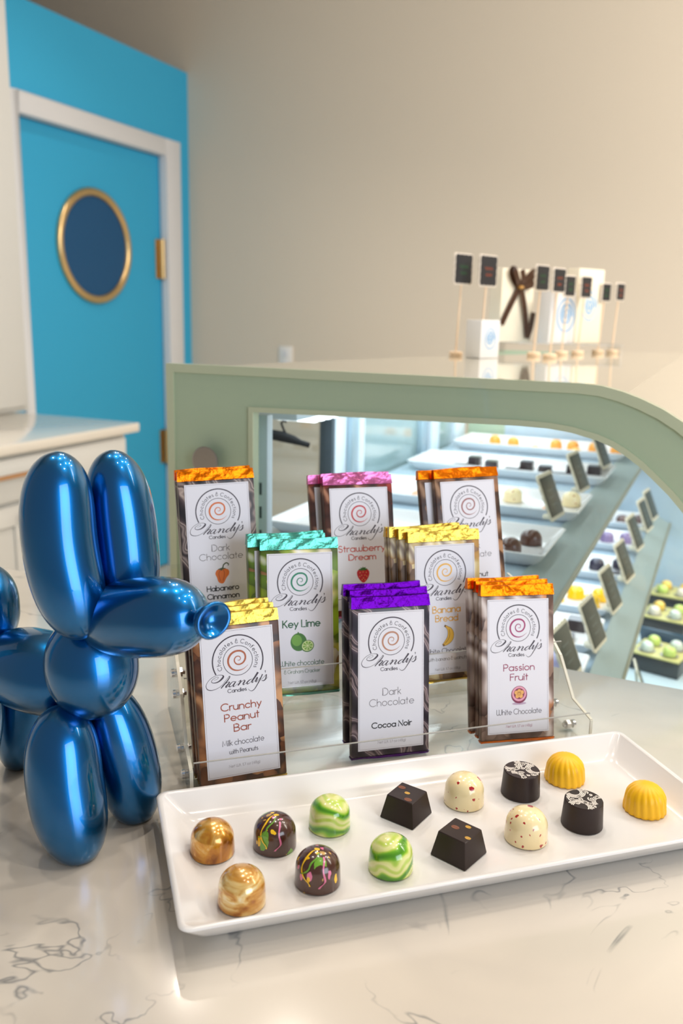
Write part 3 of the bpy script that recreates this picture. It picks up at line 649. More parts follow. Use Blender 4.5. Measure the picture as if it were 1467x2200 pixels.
# ------------------------------------------------------------------ acrylic stand
stand = empty('acrylic_stand', FR, 'clear acrylic three-tier stand holding the chocolate bars', 'display stand')
prof = [(0.574, 0.0), (0.574, 0.024), (0.603, 0.030), (0.628, 0.060), (0.655, 0.076), (0.690, 0.098), (0.735, 0.104), (0.735, 0.0)]
for s0, s1 in ((0.066, 0.0685), (0.3995, 0.402)):
    q = MB(); q.prism(prof, 'x', s0, s1); sp_ = q.build('side_panel', M['acrylic'], stand)
    q = MB(); pts = prof[:-1]
    for i in range(len(pts) - 1):
        a, b = Vector(pts[i]), Vector(pts[i + 1]); nn = Vector((-(b - a).y, (b - a).x)).normalized() * 0.0009
        q.add([(s0, a.x, a.y), (s1, a.x, a.y), (s1, b.x, b.y), (s0, b.x, b.y), (s0, a.x + nn.x, a.y + nn.y), (s1, a.x + nn.x, a.y + nn.y), (s1, b.x + nn.x, b.y + nn.y), (s0, b.x + nn.x, b.y + nn.y)], [(0, 1, 2, 3), (4, 5, 6, 7), (0, 1, 5, 4), (1, 2, 6, 5), (2, 3, 7, 6), (3, 0, 4, 7)])
    q.build('panel_edge', M['acrylic_edge'], sp_)
tiers = ((0.5755, 0.0002, 0.030, 0.637), (0.6275, 0.0345, 0.074, 0.688), (0.6800, 0.082, 0.110, 0.733))
for (n0, zf, zl, n1) in tiers:
    q = MB(); q.prism([(n0 - 0.002, zf), (n0 - 0.002, zl), (n0, zl), (n0, zf + 0.0018), (n1, zf + 0.0018), (n1, zf)], 'x', 0.069, 0.399); sh = q.build('shelf', M['acrylic'], stand)
    q = MB(); q.box(0.069, 0.399, n0 - 0.0017, n0 - 0.0003, zl + 0.0001, zl + 0.0006); q.build('lip_edge', M['lip_edge'], sh)
    q = MB(); q.prism([(n1, zf + 0.0021), (n1 + 0.002, zf + 0.0021), (n1 + 0.010, zf + 0.05), (n1 + 0.008, zf + 0.05)], 'x', 0.069, 0.399); q.build('back_rest', M['acrylic'], stand)
for s0, sg in ((0.066, -1), (0.402, 1)):
    for (n, z) in ((0.6035, 0.006), (0.6335, 0.012), (0.659, 0.047), (0.667, 0.062)):
        q = MB(); q.tube([(s0 + sg * 0.0002, n, z), (s0 + sg * 0.0025, n, z), (s0 + sg * 0.0034, n, z)], [0.0036, 0.0034, 0.0018], 14)
        sc_ = q.build('screw', M['steel'], stand, smooth=True)
        q = MB(); q.tube([(s0 - sg * 0.0027, n, z), (s0 - sg * 0.0062, n, z)], 0.0042, 6); q.tube([(s0 - sg * 0.006, n, z), (s0 - sg * 0.0085, n, z)], 0.0022, 10); q.build('nut', M['steel'], sc_)

# ------------------------------------------------------------------ lettering: a single-line round geometric alphabet
def A(cx, cy, rx, ry, a0, a1, n=None):
    n = n or max(4, int(abs(a1 - a0) / 15)); return [(cx + rx * math.cos(R(a0 + (a1 - a0) * k / n)), cy + ry * math.sin(R(a0 + (a1 - a0) * k / n))) for k in range(n + 1)]
def L(*c): return [(c[i], c[i + 1]) for i in range(0, len(c), 2)]
O = A(.31, .31, .31, .31, 0, 360)
DOT = lambda x, y: A(x, y, .035, .035, 0, 360, 8)
G = {'a': (.62, [O, L(.62, .62, .62, 0)]), 'b': (.62, [L(0, 1, 0, 0), O]), 'c': (.54, [A(.31, .31, .31, .31, 45, 315)]), 'd': (.62, [O, L(.62, 1, .62, 0)]),
     'e': (.62, [L(.02, .31, .62, .31) + A(.31, .31, .31, .31, 0, 315)]), 'f': (.34, [A(.3, .8, .2, .2, 70, 180) + L(.1, .8, .1, 0), L(0, .6, .28, .6)]),
     'g': (.62, [O, L(.62, .62, .62, -.05) + A(.31, -.05, .31, .26, 0, -150)]), 'h': (.54, [L(0, 1, 0, 0), L(0, .3) + A(.27, .35, .27, .27, 180, 0) + L(.54, 0)]),
     'i': (.03, [L(.015, .62, .015, 0), DOT(.015, .86)]), 'k': (.44, [L(0, 1, 0, 0), L(.4, .62, 0, .24), L(.13, .36, .44, 0)]), 'l': (.03, [L(.015, 1, .015, 0)]),
     'm': (.9, [L(0, .62, 0, 0), L(0, .35) + A(.225, .39, .225, .23, 180, 0) + L(.45, 0), L(.45, .35) + A(.675, .39, .225, .23, 180, 0) + L(.9, 0)]),
     'n': (.54, [L(0, .62, 0, 0), L(0, .3) + A(.27, .35, .27, .27, 180, 0) + L(.54, 0)]), 'o': (.62, [O]), 'p': (.62, [L(0, .62, 0, -.3), O]),
     'r': (.3, [L(0, .62, 0, 0), L(0, .32) + A(.26, .36, .26, .26, 180, 75)]), 's': (.38, [A(.19, .465, .165, .155, 45, 270) + A(.19, .155, .18, .155, 90, -140)]),
     't': (.3, [L(.14, .92, .14, 0), L(0, .62, .3, .62)]), 'u': (.54, [L(0, .62) + A(.27, .27, .27, .27, 180, 360) + L(.54, .62), L(.54, .3, .54, 0)]),
     'w': (.84, [L(0, .62) + A(.21, .21, .21, .21, 180, 360) + L(.42, .62), L(.42, .4) + A(.63, .21, .21, .21, 180, 360) + L(.84, .62)]),
     'x': (.46, [L(0, .62, .46, 0), L(.46, .62, 0, 0)]), 'y': (.52, [L(0, .62, .26, .03), L(.52, .62, .12, -.3)]), 'z': (.44, [L(0, .62, .44, .62, 0, 0, .44, 0)]),
     'B': (.58, [L(0, 0, 0, 1, .28, 1) + A(.28, .76, .24, .24, 90, -90) + L(0, .52), L(.28, .52) + A(.3, .26, .28, .26, 90, -90) + L(0, 0)]), 'C': (.86, [A(.5, .5, .5, .5, 48, 312)]),
     'D': (.76, [L(.26, 0, 0, 0, 0, 1, .26, 1) + A(.26, .5, .5, .5, 90, -90)]), 'F': (.48, [L(0, 0, 0, 1, .48, 1), L(0, .54, .4, .54)]), 'G': (.95, [A(.5, .5, .5, .5, 48, 350) + L(.98, .46, .6, .46)]),
     'H': (.68, [L(0, 0, 0, 1), L(.68, 0, .68, 1), L(0, .52, .68, .52)]), 'K': (.6, [L(0, 0, 0, 1), L(.56, 1, 0, .4), L(.17, .57, .6, 0)]), 'L': (.46, [L(0, 1, 0, 0, .46, 0)]),
     'M': (.9, [L(0, 0, .12, 1, .45, .15, .78, 1, .9, 0)]), 'N': (.7, [L(0, 0, 0, 1, .7, 0, .7, 1)]), 'P': (.56, [L(0, 0, 0, 1, .28, 1) + A(.28, .73, .28, .27, 90, -90) + L(0, .46)]),
     'S': (.52, [A(.26, .755, .23, .245, 40, 270) + A(.26, .255, .26, .255, 90, -145)]), 'W': (1.06, [L(0, 1) + L(0, .26) + A(.265, .265, .265, .265, 180, 360) + L(.53, 1), L(.53, .3) + A(.795, .265, .265, .265, 180, 360) + L(1.06, 1)]),
     '1': (.18, [L(0, .82, .17, 1, .17, 0)]), '4': (.58, [L(.42, 0, .42, 1, 0, .28, .58, .28)]), '7': (.5, [L(0, 1, .5, 1, .14, 0)]), '8': (.54, [A(.27, .76, .2, .24, 0, 360), A(.27, .26, .27, .26, 0, 360)]),
     '.': (.05, [DOT(.02, .02)]), '(': (.2, [A(.42, .4, .4, .62, 125, 235)]), ')': (.2, [A(-.22, .4, .4, .62, 55, -55)]),
     '&': (.62, [A(.32, .76, .2, .2, 20, 270) + A(.31, .28, .31, .28, 90, 350), L(.32, 1.08, .32, .94), L(.3, .56, .62, .56)]), "'": (.05, [L(.02, 1, .02, .8)])}
def text_width(t, sp=.17): return sum((.32 if ch == ' ' else G[ch][0] + sp) for ch in t) - sp
def put_text(q, t, cx, cy, cap, to, w, sp=.17, width=None):
    """centred line, cy = baseline"""
    if width: cap_x = width / text_width(t, sp)
    else: cap_x = cap
    x = cx - text_width(t, sp) * cap_x / 2
    for ch in t:
        if ch == ' ': x += .32 * cap_x; continue
        a, st = G[ch]
        for pl in st: q.ribbon([(x + px * cap_x, cy + py * cap) for px, py in pl], to, w)
        x += (a + sp) * cap_x
def put_arc_text(q, t, cx, cy, r, a0, a1, cap, to, w):
    tw = text_width(t, .24); x = 0
    for ch in t:
        if ch == ' ': x += .32; continue
        adv, st = G[ch]; ang = a0 + (a1 - a0) * ((x + adv / 2) / tw); c, s = math.cos(R(ang - 90)), math.sin(R(ang - 90))
        for pl in st:
            pts = []
            for px, py in pl:
                lx, ly = (px - adv / 2) * cap, r + py * cap; pts.append((cx + lx * c - ly * s, cy + lx * s + ly * c))
            q.ribbon(pts, to, w)
        x += adv + .24
# script word and spiral, drawn as thick-and-thin strokes (units of the label photograph, turned level, then millimetres)
def lvl(x, y):
    dx, dy = (x - 818) / 20.95, -(y - 645) / 20.95; c, s = math.cos(R(-6.6)), math.sin(R(-6.6)); return dx * c - dy * s, dx * s + dy * c
SCRIPT = [
 [(455, 950, 4), (485, 945, 4), (515, 925, 5), (520, 906, 5), (490, 906, 5), (440, 935, 6), (415, 968, 8), (428, 990, 9), (470, 995, 12), (530, 975, 18), (580, 930, 28), (600, 895, 26), (580, 876, 10), (530, 873, 6), (460, 890, 6), (390, 938, 6), (345, 1000, 7), (334, 1050, 9), (355, 1092, 11), (400, 1110, 11), (460, 1105, 8), (530, 1075, 6), (590, 1030, 5), (640, 960, 5), (690, 900, 6)],
 [(686, 896, 6), (703, 893, 9), (697, 920, 14), (652, 985, 18), (610, 1035, 18), (576, 1080, 14)],
 [(600, 1052, 5), (640, 1010, 6), (680, 985, 9), (702, 990, 16), (680, 1022, 20), (650, 1054, 20), (652, 1069, 12), (690, 1050, 5), (722, 1028, 4)],
 [(795, 985, 9), (760, 980, 8), (720, 1012, 14), (698, 1046, 18), (712, 1062, 13), (750, 1040, 6), (792, 988, 5)], [(802, 982, 12), (772, 1030, 20), (766, 1056, 16), (792, 1050, 6), (845, 1005, 4)],
 [(850, 985, 8), (880, 962, 12), (880, 985, 20), (845, 1036, 20)], [(855, 1020, 5), (905, 976, 6), (938, 960, 10), (948, 975, 20), (925, 1013, 20), (928, 1033, 13), (960, 1015, 5), (992, 990, 4)],
 [(1058, 945, 8), (1018, 965, 14), (985, 1002, 20), (992, 1022, 15), (1030, 1005, 6), (1078, 950, 5)], [(1148, 848, 30), (1112, 908, 26), (1072, 970, 22), (1066, 1000, 15), (1092, 990, 6), (1122, 958, 4)],
 [(1118, 948, 6), (1150, 920, 14), (1142, 950, 22), (1125, 984, 20), (1142, 990, 8), (1192, 932, 5)], [(1228, 876, 16), (1197, 950, 18), (1152, 1040, 14), (1110, 1110, 11), (1070, 1135, 9), (1035, 1125, 6), (1010, 1100, 3)],
 [(1272, 818, 16), (1276, 847, 5)], [(1210, 962, 4), (1272, 900, 7), (1294, 880, 12), (1292, 912, 18), (1284, 950, 18), (1256, 976, 13), (1226, 972, 9)], [(1258, 976, 7), (1290, 955, 4), (1322, 918, 3)]]
SPIRAL = [(815, 640, 6), (845, 640, 9), (858, 612, 11), (845, 586, 13), (815, 577, 14), (780, 590, 16), (760, 632, 18), (770, 672, 19), (802, 702, 20), (850, 706, 22), (900, 680, 25), (930, 632, 27), (934, 580, 27), (914, 530, 27), (868, 498, 28), (815, 491, 29), (752, 506, 30), (696, 550, 31), (664, 618, 31), (665, 682, 30), (690, 737, 28), (735, 780, 25), (790, 800, 21), (850, 800, 16), (910, 780, 10), (950, 750, 6), (985, 715, 3)]

# ------------------------------------------------------------------ chocolate bars
BW, BH, BT = 0.0668, 0.131, 0.0068
LW, LH = 0.056, 0.112
LTOP = BH - 0.0114               # label top above the bar's bottom
mm = 0.001
def lab3(off):                    # label millimetres (from centre x, down from the top) -> bar space
    return lambda x, y: (x * mm, -0.0005 - off, LTOP + y * mm)
def foil(name, c): return mat(name, c, 0.3, 1.0, bump=(95, 0.9, 3, 0.0018))
def foil_mesh(z0, z1, name, m, seed):
    rnd = random.Random(seed); nx, nz = 26, 5; q = MB(); ph = [rnd.uniform(0, 6) for _ in range(6)]
    rings = []
    for j in range(nz + 1):
        f = j / nz; z = z0 + (z1 - z0) * f; th = BT * (1 - 0.55 * f) * 0.52; row = []
        hx = BW / 2 * (1.005 - 0.012 * f)
        for k in range(nx + 1):
            x = -hx + 2 * hx * k / nx; c = 0.00022 * (math.sin(x * 130 + ph[0] + f * 4) + math.sin(x * 310 + ph[1] - 5 * f)); row.append((x, BT / 2 - th + c * (0.3 + f) - 0.0006 * f, z + (0.0004 * math.sin(x * 90 + ph[2]) if j == nz else 0)))
        for k in range(nx, -1, -1):
            x = -hx + 2 * hx * k / nx; c = 0.0003 * math.sin(x * 190 + ph[3]); row.append((x, BT / 2 + th + c * f, z + (0.0004 * math.sin(x * 90 + ph[2]) if j == nz else 0)))
        rings.append(row)
    q.loft(rings); return q.build(name, m, None, smooth=True, sharp=28)
def bar_matrix(X, Y, Z, yw, ln, rl):
    yw, ln, rl = R(yw), R(ln), R(rl)
    ex = Vector((math.cos(yw), math.sin(yw), 0)); nn = Vector((-math.sin(yw), math.cos(yw), 0)); ez = Vector((0, 0, 1)) * math.cos(ln) + nn * math.sin(ln)
    x2 = ex * math.cos(rl) + ez * math.sin(rl); z2 = ez * math.cos(rl) - ex * math.sin(rl); y2 = z2.cross(x2)
    m = Matrix((x2, y2, z2)).transposed().to_4x4()
    zc = LTOP - LH / 2            # label centre above bar bottom
    return FC @ Matrix.Translation(Vector((X, Y, Z)) - z2 * zc) @ m
def shape(q, kind, cx, cy, to0):
    """small printed pictures; materials: list per kind"""
    to = to0
    if kind == 'pepper':
        body = smoothline([(cx - 1, cy + 3.8), (cx - 4.3, cy + 3.6), (cx - 6, cy + .5), (cx - 4.8, cy - 3), (cx - 3.6, cy - 7), (cx - 1, cy - 8.6), (cx + 1.2, cy - 8), (cx + 3.6, cy - 4), (cx + 6, cy - 1), (cx + 6, cy + 2.6), (cx + 3, cy + 4.2), (cx - 1, cy + 3.8)], 4)[:-1]
        q.poly(body, to(0), 0)
        for pts in ([(cx - 1.5, cy + 3), (cx - 3, cy), (cx - 2, cy - 6)], [(cx + 1.2, cy + 3.2), (cx + 2, cy), (cx + .6, cy - 6)]): q.ribbon(smoothline(pts), to(.03), .55, 1)
        q.ribbon([(p[0], p[1], p[2]) for p in smoothline([(cx - .5, cy + 3.6, 1.8), (cx + .8, cy + 5.2, 1.2), (cx + 1.6, cy + 7.6, 1.1), (cx + 4, cy + 9.2, 1), (cx + 6, cy + 8, .9), (cx + 5.6, cy + 6.8, .6)])], to(.05), mi=2)
        q.ribbon([(cx - 3.2, cy + 4, .6), (cx - .5, cy + 4.4, 1.6), (cx + 3, cy + 4.4, .6)], to(.06), mi=2)
        return [mat('pepper_orange', srgb(222, 112, 30), .5), mat('pepper_shade', srgb(178, 74, 18), .5), mat('pepper_green', srgb(74, 82, 50), .5)]
    if kind == 'lime':
        q.disc(cx - 2.6, cy + .5, 7, 7.6, to(0), 28, .15, 0); q.poly([(cx - 3.8, cy + 7.6), (cx - 3, cy + 9.4), (cx - 1.8, cy + 7.6)], to(0), 0)
        q.disc(cx - 4.2, cy + 2, 4.4, 4.8, to(.03), 24, .2, 1)
        q.disc(cx + 5, cy - 3.2, 5.6, 5, to(.06), 28, .3, 0); q.disc(cx + 5, cy - 3.0, 4.9, 4.3, to(.09), 28, .3, 2)
        for k in range(8):
            a = k * PI / 4 + .2; b0, b1 = a - .3, a + .3; q.poly([(cx + 5 + .5 * math.cos(a), cy - 3 + .5 * math.sin(a)), (cx + 5 + 4.1 * math.cos(b0), cy - 3 + 3.6 * math.sin(b0)), (cx + 5 + 4.3 * math.cos(a), cy - 3 + 3.8 * math.sin(a)), (cx + 5 + 4.1 * math.cos(b1), cy - 3 + 3.6 * math.sin(b1))], to(.12), 3)
        return [mat('lime_green', srgb(62, 120, 38), .5), mat('lime_light', srgb(110, 165, 60), .5), mat('lime_pith', srgb(222, 232, 170), .5), mat('lime_flesh', srgb(128, 178, 66), .5)]
    if kind == 'strawberry':
        body = smoothline([(cx, cy + 4.6), (cx - 4, cy + 4.4), (cx - 6, cy + 1.6), (cx - 5, cy - 3), (cx - 2, cy - 6.8), (cx, cy - 7.8), (cx + 2, cy - 6.8), (cx + 5, cy - 3), (cx + 6, cy + 1.6), (cx + 4, cy + 4.4), (cx, cy + 4.6)], 4)[:-1]
        q.poly(body, to(0), 0)
        for x, y in ((-3, 1.5), (0, 2), (3, 1.5), (-1.6, -1), (1.6, -1), (-3.4, -2), (3.4, -2), (0, -3.6), (-1.4, -5), (1.5, -5.2)): q.disc(cx + x, cy + y, .3, .5, to(.03), 8, 0, 2)
        for k in range(5):
            a = PI / 2 + (k - 2) * .72; q.poly([(cx + .9 * math.cos(a + 1.57), cy + 5 + .9 * math.sin(a + 1.57)), (cx + 4.6 * math.cos(a), cy + 4.4 + 2.8 * math.sin(a)), (cx - .9 * math.cos(a + 1.57), cy + 4.6 - .9 * math.sin(a + 1.57))], to(.05), 1)
        q.poly([(cx - 4.5, cy + 4.2), (cx - 1, cy + 3), (cx, cy + 4), (cx + 1.2, cy + 3), (cx + 4.5, cy + 4.2), (cx, cy + 6)], to(.06), 1)
        return [mat('strawberry_red', srgb(196, 34, 44), .5), mat('strawberry_leaf', srgb(52, 104, 42), .5), mat('strawberry_seed', srgb(244, 200, 120), .5)]
    if kind == 'banana':
        pts = [(cx - 1.6, cy + 8.4, 1.2), (cx + .4, cy + 7, 1.8), (cx + 2.6, cy + 4.6, 4), (cx + 3.6, cy + 1, 5.4), (cx + 2.6, cy - 3, 5.4), (cx - .6, cy - 6.2, 4), (cx - 3.4, cy - 8, 1.6)]
        q.ribbon([(p[0], p[1], p[2] + .7) for p in smoothline(pts)], to(0), mi=1); q.ribbon(smoothline(pts), to(.03), mi=0)
        q.ribbon(smoothline([(cx + 2, cy + 5), (cx + 2.6, cy + 1), (cx + 1.4, cy - 3), (cx - 2, cy - 6.8)]), to(.06), .4, 1); q.disc(cx - 3.4, cy - 8.1, 1, .8, to(.06), 10, 0, 1); q.disc(cx - 1.6, cy + 8.4, .8, .9, to(.06), 10, 0, 1)
        return [mat('banana_yellow', srgb(244, 190, 60), .5), mat('banana_outline', srgb(124, 84, 30), .5)]
    if kind == 'passion':
        q.disc(cx, cy - 7.4, 6.5, 1.1, to(0), 20, 0, 3); q.disc(cx, cy, 7.3, 7.3, to(.02), 32, 0, 0); q.disc(cx, cy + .7, 6.5, 6.2, to(.04), 32, 0, 1); q.disc(cx, cy + .8, 4.9, 4.6, to(.06), 28, 0, 0)
        for x, y in ((0, 2.9), (2.6, 1.8), (-2.6, 1.8), (1.7, -1.2), (-1.7, -1.2), (0, .8)): q.disc(cx + x, cy + y, 1.75, 1.75, to(.08), 14, 0, 2)
        return [mat('passion_plum', srgb(128, 30, 74), .5), mat('passion_pink', srgb(232, 160, 184), .5), mat('passion_seed', srgb(236, 176, 96), .5), mat('passion_shadow_print', srgb(186, 160, 186), .5)]
def make_bar(key, mw, foilm, wrapm, swirlc, lines, pic, small, label, group):
    root = empty('chocolate_bar', mw, label, 'chocolate bar', group)
    q = MB(); q.box(-BW / 2, BW / 2, 0, BT, 0.0022, BH - 0.0082); w = q.build('wrapper', wrapm, root, bevel=0.0012)
    f = foil_mesh(BH - 0.0083, BH + 0.0005, 'foil_end', foilm, sum(map(ord, key)) % 97); f.parent = root
    f = foil_mesh(0.0022, 0.0, 'foil_end', foilm, len(key) + 3); f.parent = root
    q = MB(); q.box(-LW / 2, LW / 2, -0.0005, -0.0001, LTOP - LH, LTOP); lab = q.build('paper_label', M['paper'], root)
    hide = []
    # logo
    q = MB(); to = lab3(0.00006); cy = -24.2
    q.ribbon([(19.3 * math.cos(R(206 - 234 * k / 60)), cy + 19.3 * math.sin(R(206 - 234 * k / 60))) for k in range(61)], to, 0.95)
    q.ribbon([(11.2 * math.cos(R(6 * k)), cy + 11.2 * math.sin(R(6 * k))) for k in range(61)], to, 0.42)
    put_arc_text(q, 'Chocolates & Confections', 0, cy, 13.3, 205, -29, 3.0, to, 0.36)
    for st in SCRIPT:
        q.ribbon([(*((lambda a: (a[0], a[1] + cy))(lvl(x, y))), w_ / 20.95) for x, y, w_ in smoothline(st, 4)], to)
    c_ = lvl(832, 1112); put_text(q, 'Candies', c_[0], c_[1] + cy - 1.4, 2.7, to, 0.42, width=14.4)
    lg = q.build('logo', M['ink'], lab, fix=False); hide.append(lg)
    q = MB(); q.ribbon([(*((lambda a: (a[0], a[1] + cy))(lvl(x, y))), w_ / 20.95) for x, y, w_ in smoothline(SPIRAL, 4)], lab3(0.00008)); hide.append(q.build('logo_swirl', mat(key + '_swirl_ink', swirlc, 0.5), lab, fix=False))
    q = MB(); a, b = LW * 500 - 1.1, LH * 1000 - 1.1
    q.ribbon([(-a, -1.1), (a, -1.1)], to, .16); q.ribbon([(-a, -b), (a, -b)], to, .16); q.ribbon([(-a, -1.1), (-a, -b)], to, .16); q.ribbon([(a, -1.1), (a, -b)], to, .16); q.build('border_line', M['border'], lab, fix=False)
    bym = {}
    for (t, v, wd_, cap, m_, sw) in lines:
        bym.setdefault(m_.name, (m_, MB())); put_text(bym[m_.name][1], t, 0.5, -v - cap / 2, cap, to, sw, width=wd_)
    for m_, q in bym.values(): hide.append(q.build('lettering', m_, lab, fix=False))
    if pic:
        q = MB(); ms = shape(q, pic[0], 0.5, -pic[1], lambda d_: lab3(0.00006 + d_ * 0.001)); hide.append(q.build('fruit_picture', ms, lab, fix=False))
    return root, lab, hide
def stack(key, fit, foilm, wrapm, swirlc, lines, pic, labels, group, shifts):
    mw = bar_matrix(*fit); root, lab, hide = make_bar(key, mw, foilm, wrapm, swirlc, lines, pic, None, labels[0], group)
    for k, (lb, (dx, dz, rr)) in enumerate(zip(labels[1:], shifts)):
        c = root.copy(); COL.objects.link(c); setmw(c, mw @ T(dx, (BT + 0.0008) * (k + 1), dz) @ Matrix.Rotation(R(rr), 4, 'Y')); c['label'] = lb
        for ch in root.children:
            d_ = ch.copy(); COL.objects.link(d_); d_.parent = c
NET = ('Net Wt. 1.7 oz (48g)',)
def net(v, m_=None): return ('Net Wt. 1.7 oz (48g)', v, 24, 2.1, m_ or M['ink_pale'], 0.2)
ig, ib, ik = M['ink_grey'], M['ink_black'], M['ink']
W_DARK = swirl_mat('dark_swirl_wrapper', [(0.0, srgb(28, 22, 24)), (0.4, srgb(62, 50, 52)), (0.6, srgb(96, 82, 82)), (0.7, srgb(186, 168, 158)), (0.78, srgb(66, 54, 56)), (0.92, srgb(150, 134, 128)), (1.0, srgb(50, 40, 42))], 14, 9, 0.32, dscale=1.2, rot=(0.5, 0.2, 0.4))
W_NOIR = swirl_mat('black_swirl_wrapper', [(0.0, srgb(30, 22, 34)), (0.4, srgb(52, 42, 54)), (0.62, srgb(84, 70, 82)), (0.72, srgb(178, 160, 160)), (0.8, srgb(70, 54, 64)), (0.92, srgb(150, 130, 132)), (1.0, srgb(44, 34, 44))], 15, 9, 0.3, dscale=1.2, rot=(0.2, 0.6, 0.3))
br = [srgb(110, 66, 38), srgb(156, 104, 66), srgb(78, 44, 28), srgb(196, 146, 100), srgb(60, 34, 26)]
W_PEA = print_mat('peanut_print_wrapper', [(0.0, br[0]), (0.25, br[1]), (0.5, br[2]), (0.7, br[3]), (0.9, br[4])], 85, 0.02, [(0, srgb(58, 34, 24)), (0.6, srgb(112, 70, 42)), (1, srgb(176, 126, 84))], 0.52)
W_LIME = print_mat('lime_print_wrapper', [(0.0, srgb(140, 170, 40)), (0.3, srgb(206, 204, 80)), (0.5, srgb(96, 128, 28)), (0.7, srgb(226, 222, 196)), (0.85, srgb(170, 130, 80))], 62, 0.016, [(0, srgb(120, 140, 40)), (0.6, srgb(226, 220, 150)), (1, srgb(240, 238, 226))], 0.56)
W_STR = print_mat('strawberry_print_wrapper', [(0.0, srgb(120, 40, 32)), (0.25, srgb(176, 66, 56)), (0.5, srgb(74, 42, 34)), (0.75, srgb(150, 96, 72))], 70, 0.018, [(0, srgb(50, 30, 26)), (0.7, srgb(104, 62, 48)), (1, srgb(180, 130, 104))], 0.5)
W_HAZ = print_mat('hazelnut_print_wrapper', [(0.0, srgb(104, 70, 46)), (0.3, srgb(150, 108, 78)), (0.6, srgb(70, 44, 32)), (0.8, srgb(178, 138, 104))], 66, 0.02, [(0, srgb(60, 40, 32)), (0.6, srgb(112, 82, 62)), (1, srgb(168, 132, 104))], 0.48)
W_BAN = print_mat('banana_walnut_print_wrapper', [(0.0, srgb(178, 140, 84)), (0.3, srgb(226, 208, 158)), (0.55, srgb(110, 78, 44)), (0.75, srgb(236, 226, 200)), (0.9, srgb(150, 122, 100))], 80, 0.016, [(0, srgb(206, 180, 120)), (0.6, srgb(236, 226, 196)), (1, srgb(150, 132, 116))], 0.5)
W_PAS = print_mat('passion_fruit_print_wrapper', [(0.0, srgb(150, 124, 112)), (0.3, srgb(196, 174, 164)), (0.55, srgb(98, 74, 66)), (0.75, srgb(210, 150, 110)), (0.9, srgb(120, 60, 72))], 58, 0.02, [(0, srgb(112, 90, 82)), (0.6, srgb(178, 158, 150)), (1, srgb(220, 208, 204))], 0.46)
F_OR, F_MINT, F_PINK, F_GOLD, F_PUR = foil('orange_foil', (0.72, 0.16, 0.004)), foil('mint_foil', (0.10, 0.42, 0.32)), foil('pink_foil', (0.58, 0.15, 0.33)), foil('gold_foil', (0.62, 0.42, 0.07)), foil('purple_foil', (0.07, 0.002, 0.18))
ls = mat('strawberry_ink', srgb(204, 78, 62), .5); lb_ = mat('banana_ink', srgb(240, 182, 76), .5); lp = mat('passion_ink', srgb(158, 58, 96), .5); lc = mat('peanut_ink', srgb(166, 84, 64), .5); lg_ = mat('lime_ink', srgb(28, 96, 56), .5)
stack('habanero', (-0.105, 0.723, 1.116, 20.0, 8.5, 1.0), F_OR, W_DARK, srgb(216, 112, 52),
      [('Dark', 56, 15.5, 5.6, ig, .42), ('Chocolate', 63.5, 38, 5.6, ig, .42), ('Habanero', 91.5, 28, 4.4, ib, .75), ('Cinnamon', 98.5, 28, 4.4, ib, .75), net(106)], ('pepper', 79),
      ['orange foil chocolate bar labelled Habanero Cinnamon, back row behind the balloon dog', 'orange foil chocolate bar hidden behind the Habanero Cinnamon bar'], 'Habanero Cinnamon bars', [(0.001, 0.0015, -0.8)])
stack('strawberry', (0.019, 0.768, 1.106, 16.5, 15.0, 0.0), F_PINK, W_STR, srgb(200, 58, 66),
      [('Strawberry', 56, 45, 5.6, ls, .8), ('Dream', 64, 26, 5.4, ls, .8), ('Dark chocolate', 97, 38, 4, ig, .4), net(106)], ('strawberry', 80),
      ['front pink foil chocolate bar labelled Strawberry Dream', 'middle pink foil bar just behind the front Strawberry Dream bar', 'rearmost pink foil bar behind the Strawberry Dream stack'], 'Strawberry Dream bars', [(0.0015, 0.003, -0.6), (-0.008, 0.003, -1.0)])
stack('hazelnut', (0.122, 0.779, 1.113, 20.0, 15.0, 0.5), F_OR, W_HAZ, srgb(164, 112, 112),
      [('Dark', 61, 15.5, 5.6, ig, .42), ('Chocolate', 69, 38, 5.6, ig, .42), ('Hazelnut', 88, 28, 4.4, ib, .75), net(106)], None,
      ['front orange foil bar with rose swirl, back row right behind the gold foil bars', 'orange foil bar second in the back right stack, brown print showing at left'], 'rose swirl bars', [(-0.0105, 0.001, -0.8)])
stack('lime', (-0.032, 0.680, 1.067, 17.3, 11.1, -1.2), F_MINT, W_LIME, srgb(26, 132, 98),
      [('Key Lime', 59, 32, 5.8, lg_, .95), ('White chocolate', 92, 38, 4.2, lg_, .45), ('& Graham Cracker', 99, 31, 3.0, lg_, .32), net(108, ig)], ('lime', 75),
      ['front mint foil chocolate bar labelled Key Lime', 'middle mint foil bar just behind the front Key Lime bar', 'rearmost mint foil bar of the Key Lime stack'], 'Key Lime bars', [(-0.0072, 0.0028, -0.7), (-0.0055, 0.0045, -1.2)])
stack('banana', (0.092, 0.707, 1.070, 18.2, 10.4, -0.4), F_GOLD, W_BAN, srgb(240, 184, 84),
      [('Banana', 56, 26, 5.6, lb_, .85), ('Bread', 63.7, 21, 5.4, lb_, .85), ('White Chocolate', 92, 42, 4.2, ig, .45), ('with banana & walnuts', 99, 37, 2.9, ig, .32), net(108, ig)], ('banana', 79),
      ['front gold foil chocolate bar labelled Banana Bread', 'gold foil bar second in the Banana Bread stack', 'gold foil bar third in the Banana Bread stack', 'rearmost gold foil bar of the Banana Bread stack'], 'Banana Bread bars', [(-0.0045, 0.0028, -0.4), (-0.009, 0.0045, -0.9), (-0.0105, 0.004, -0.4)])
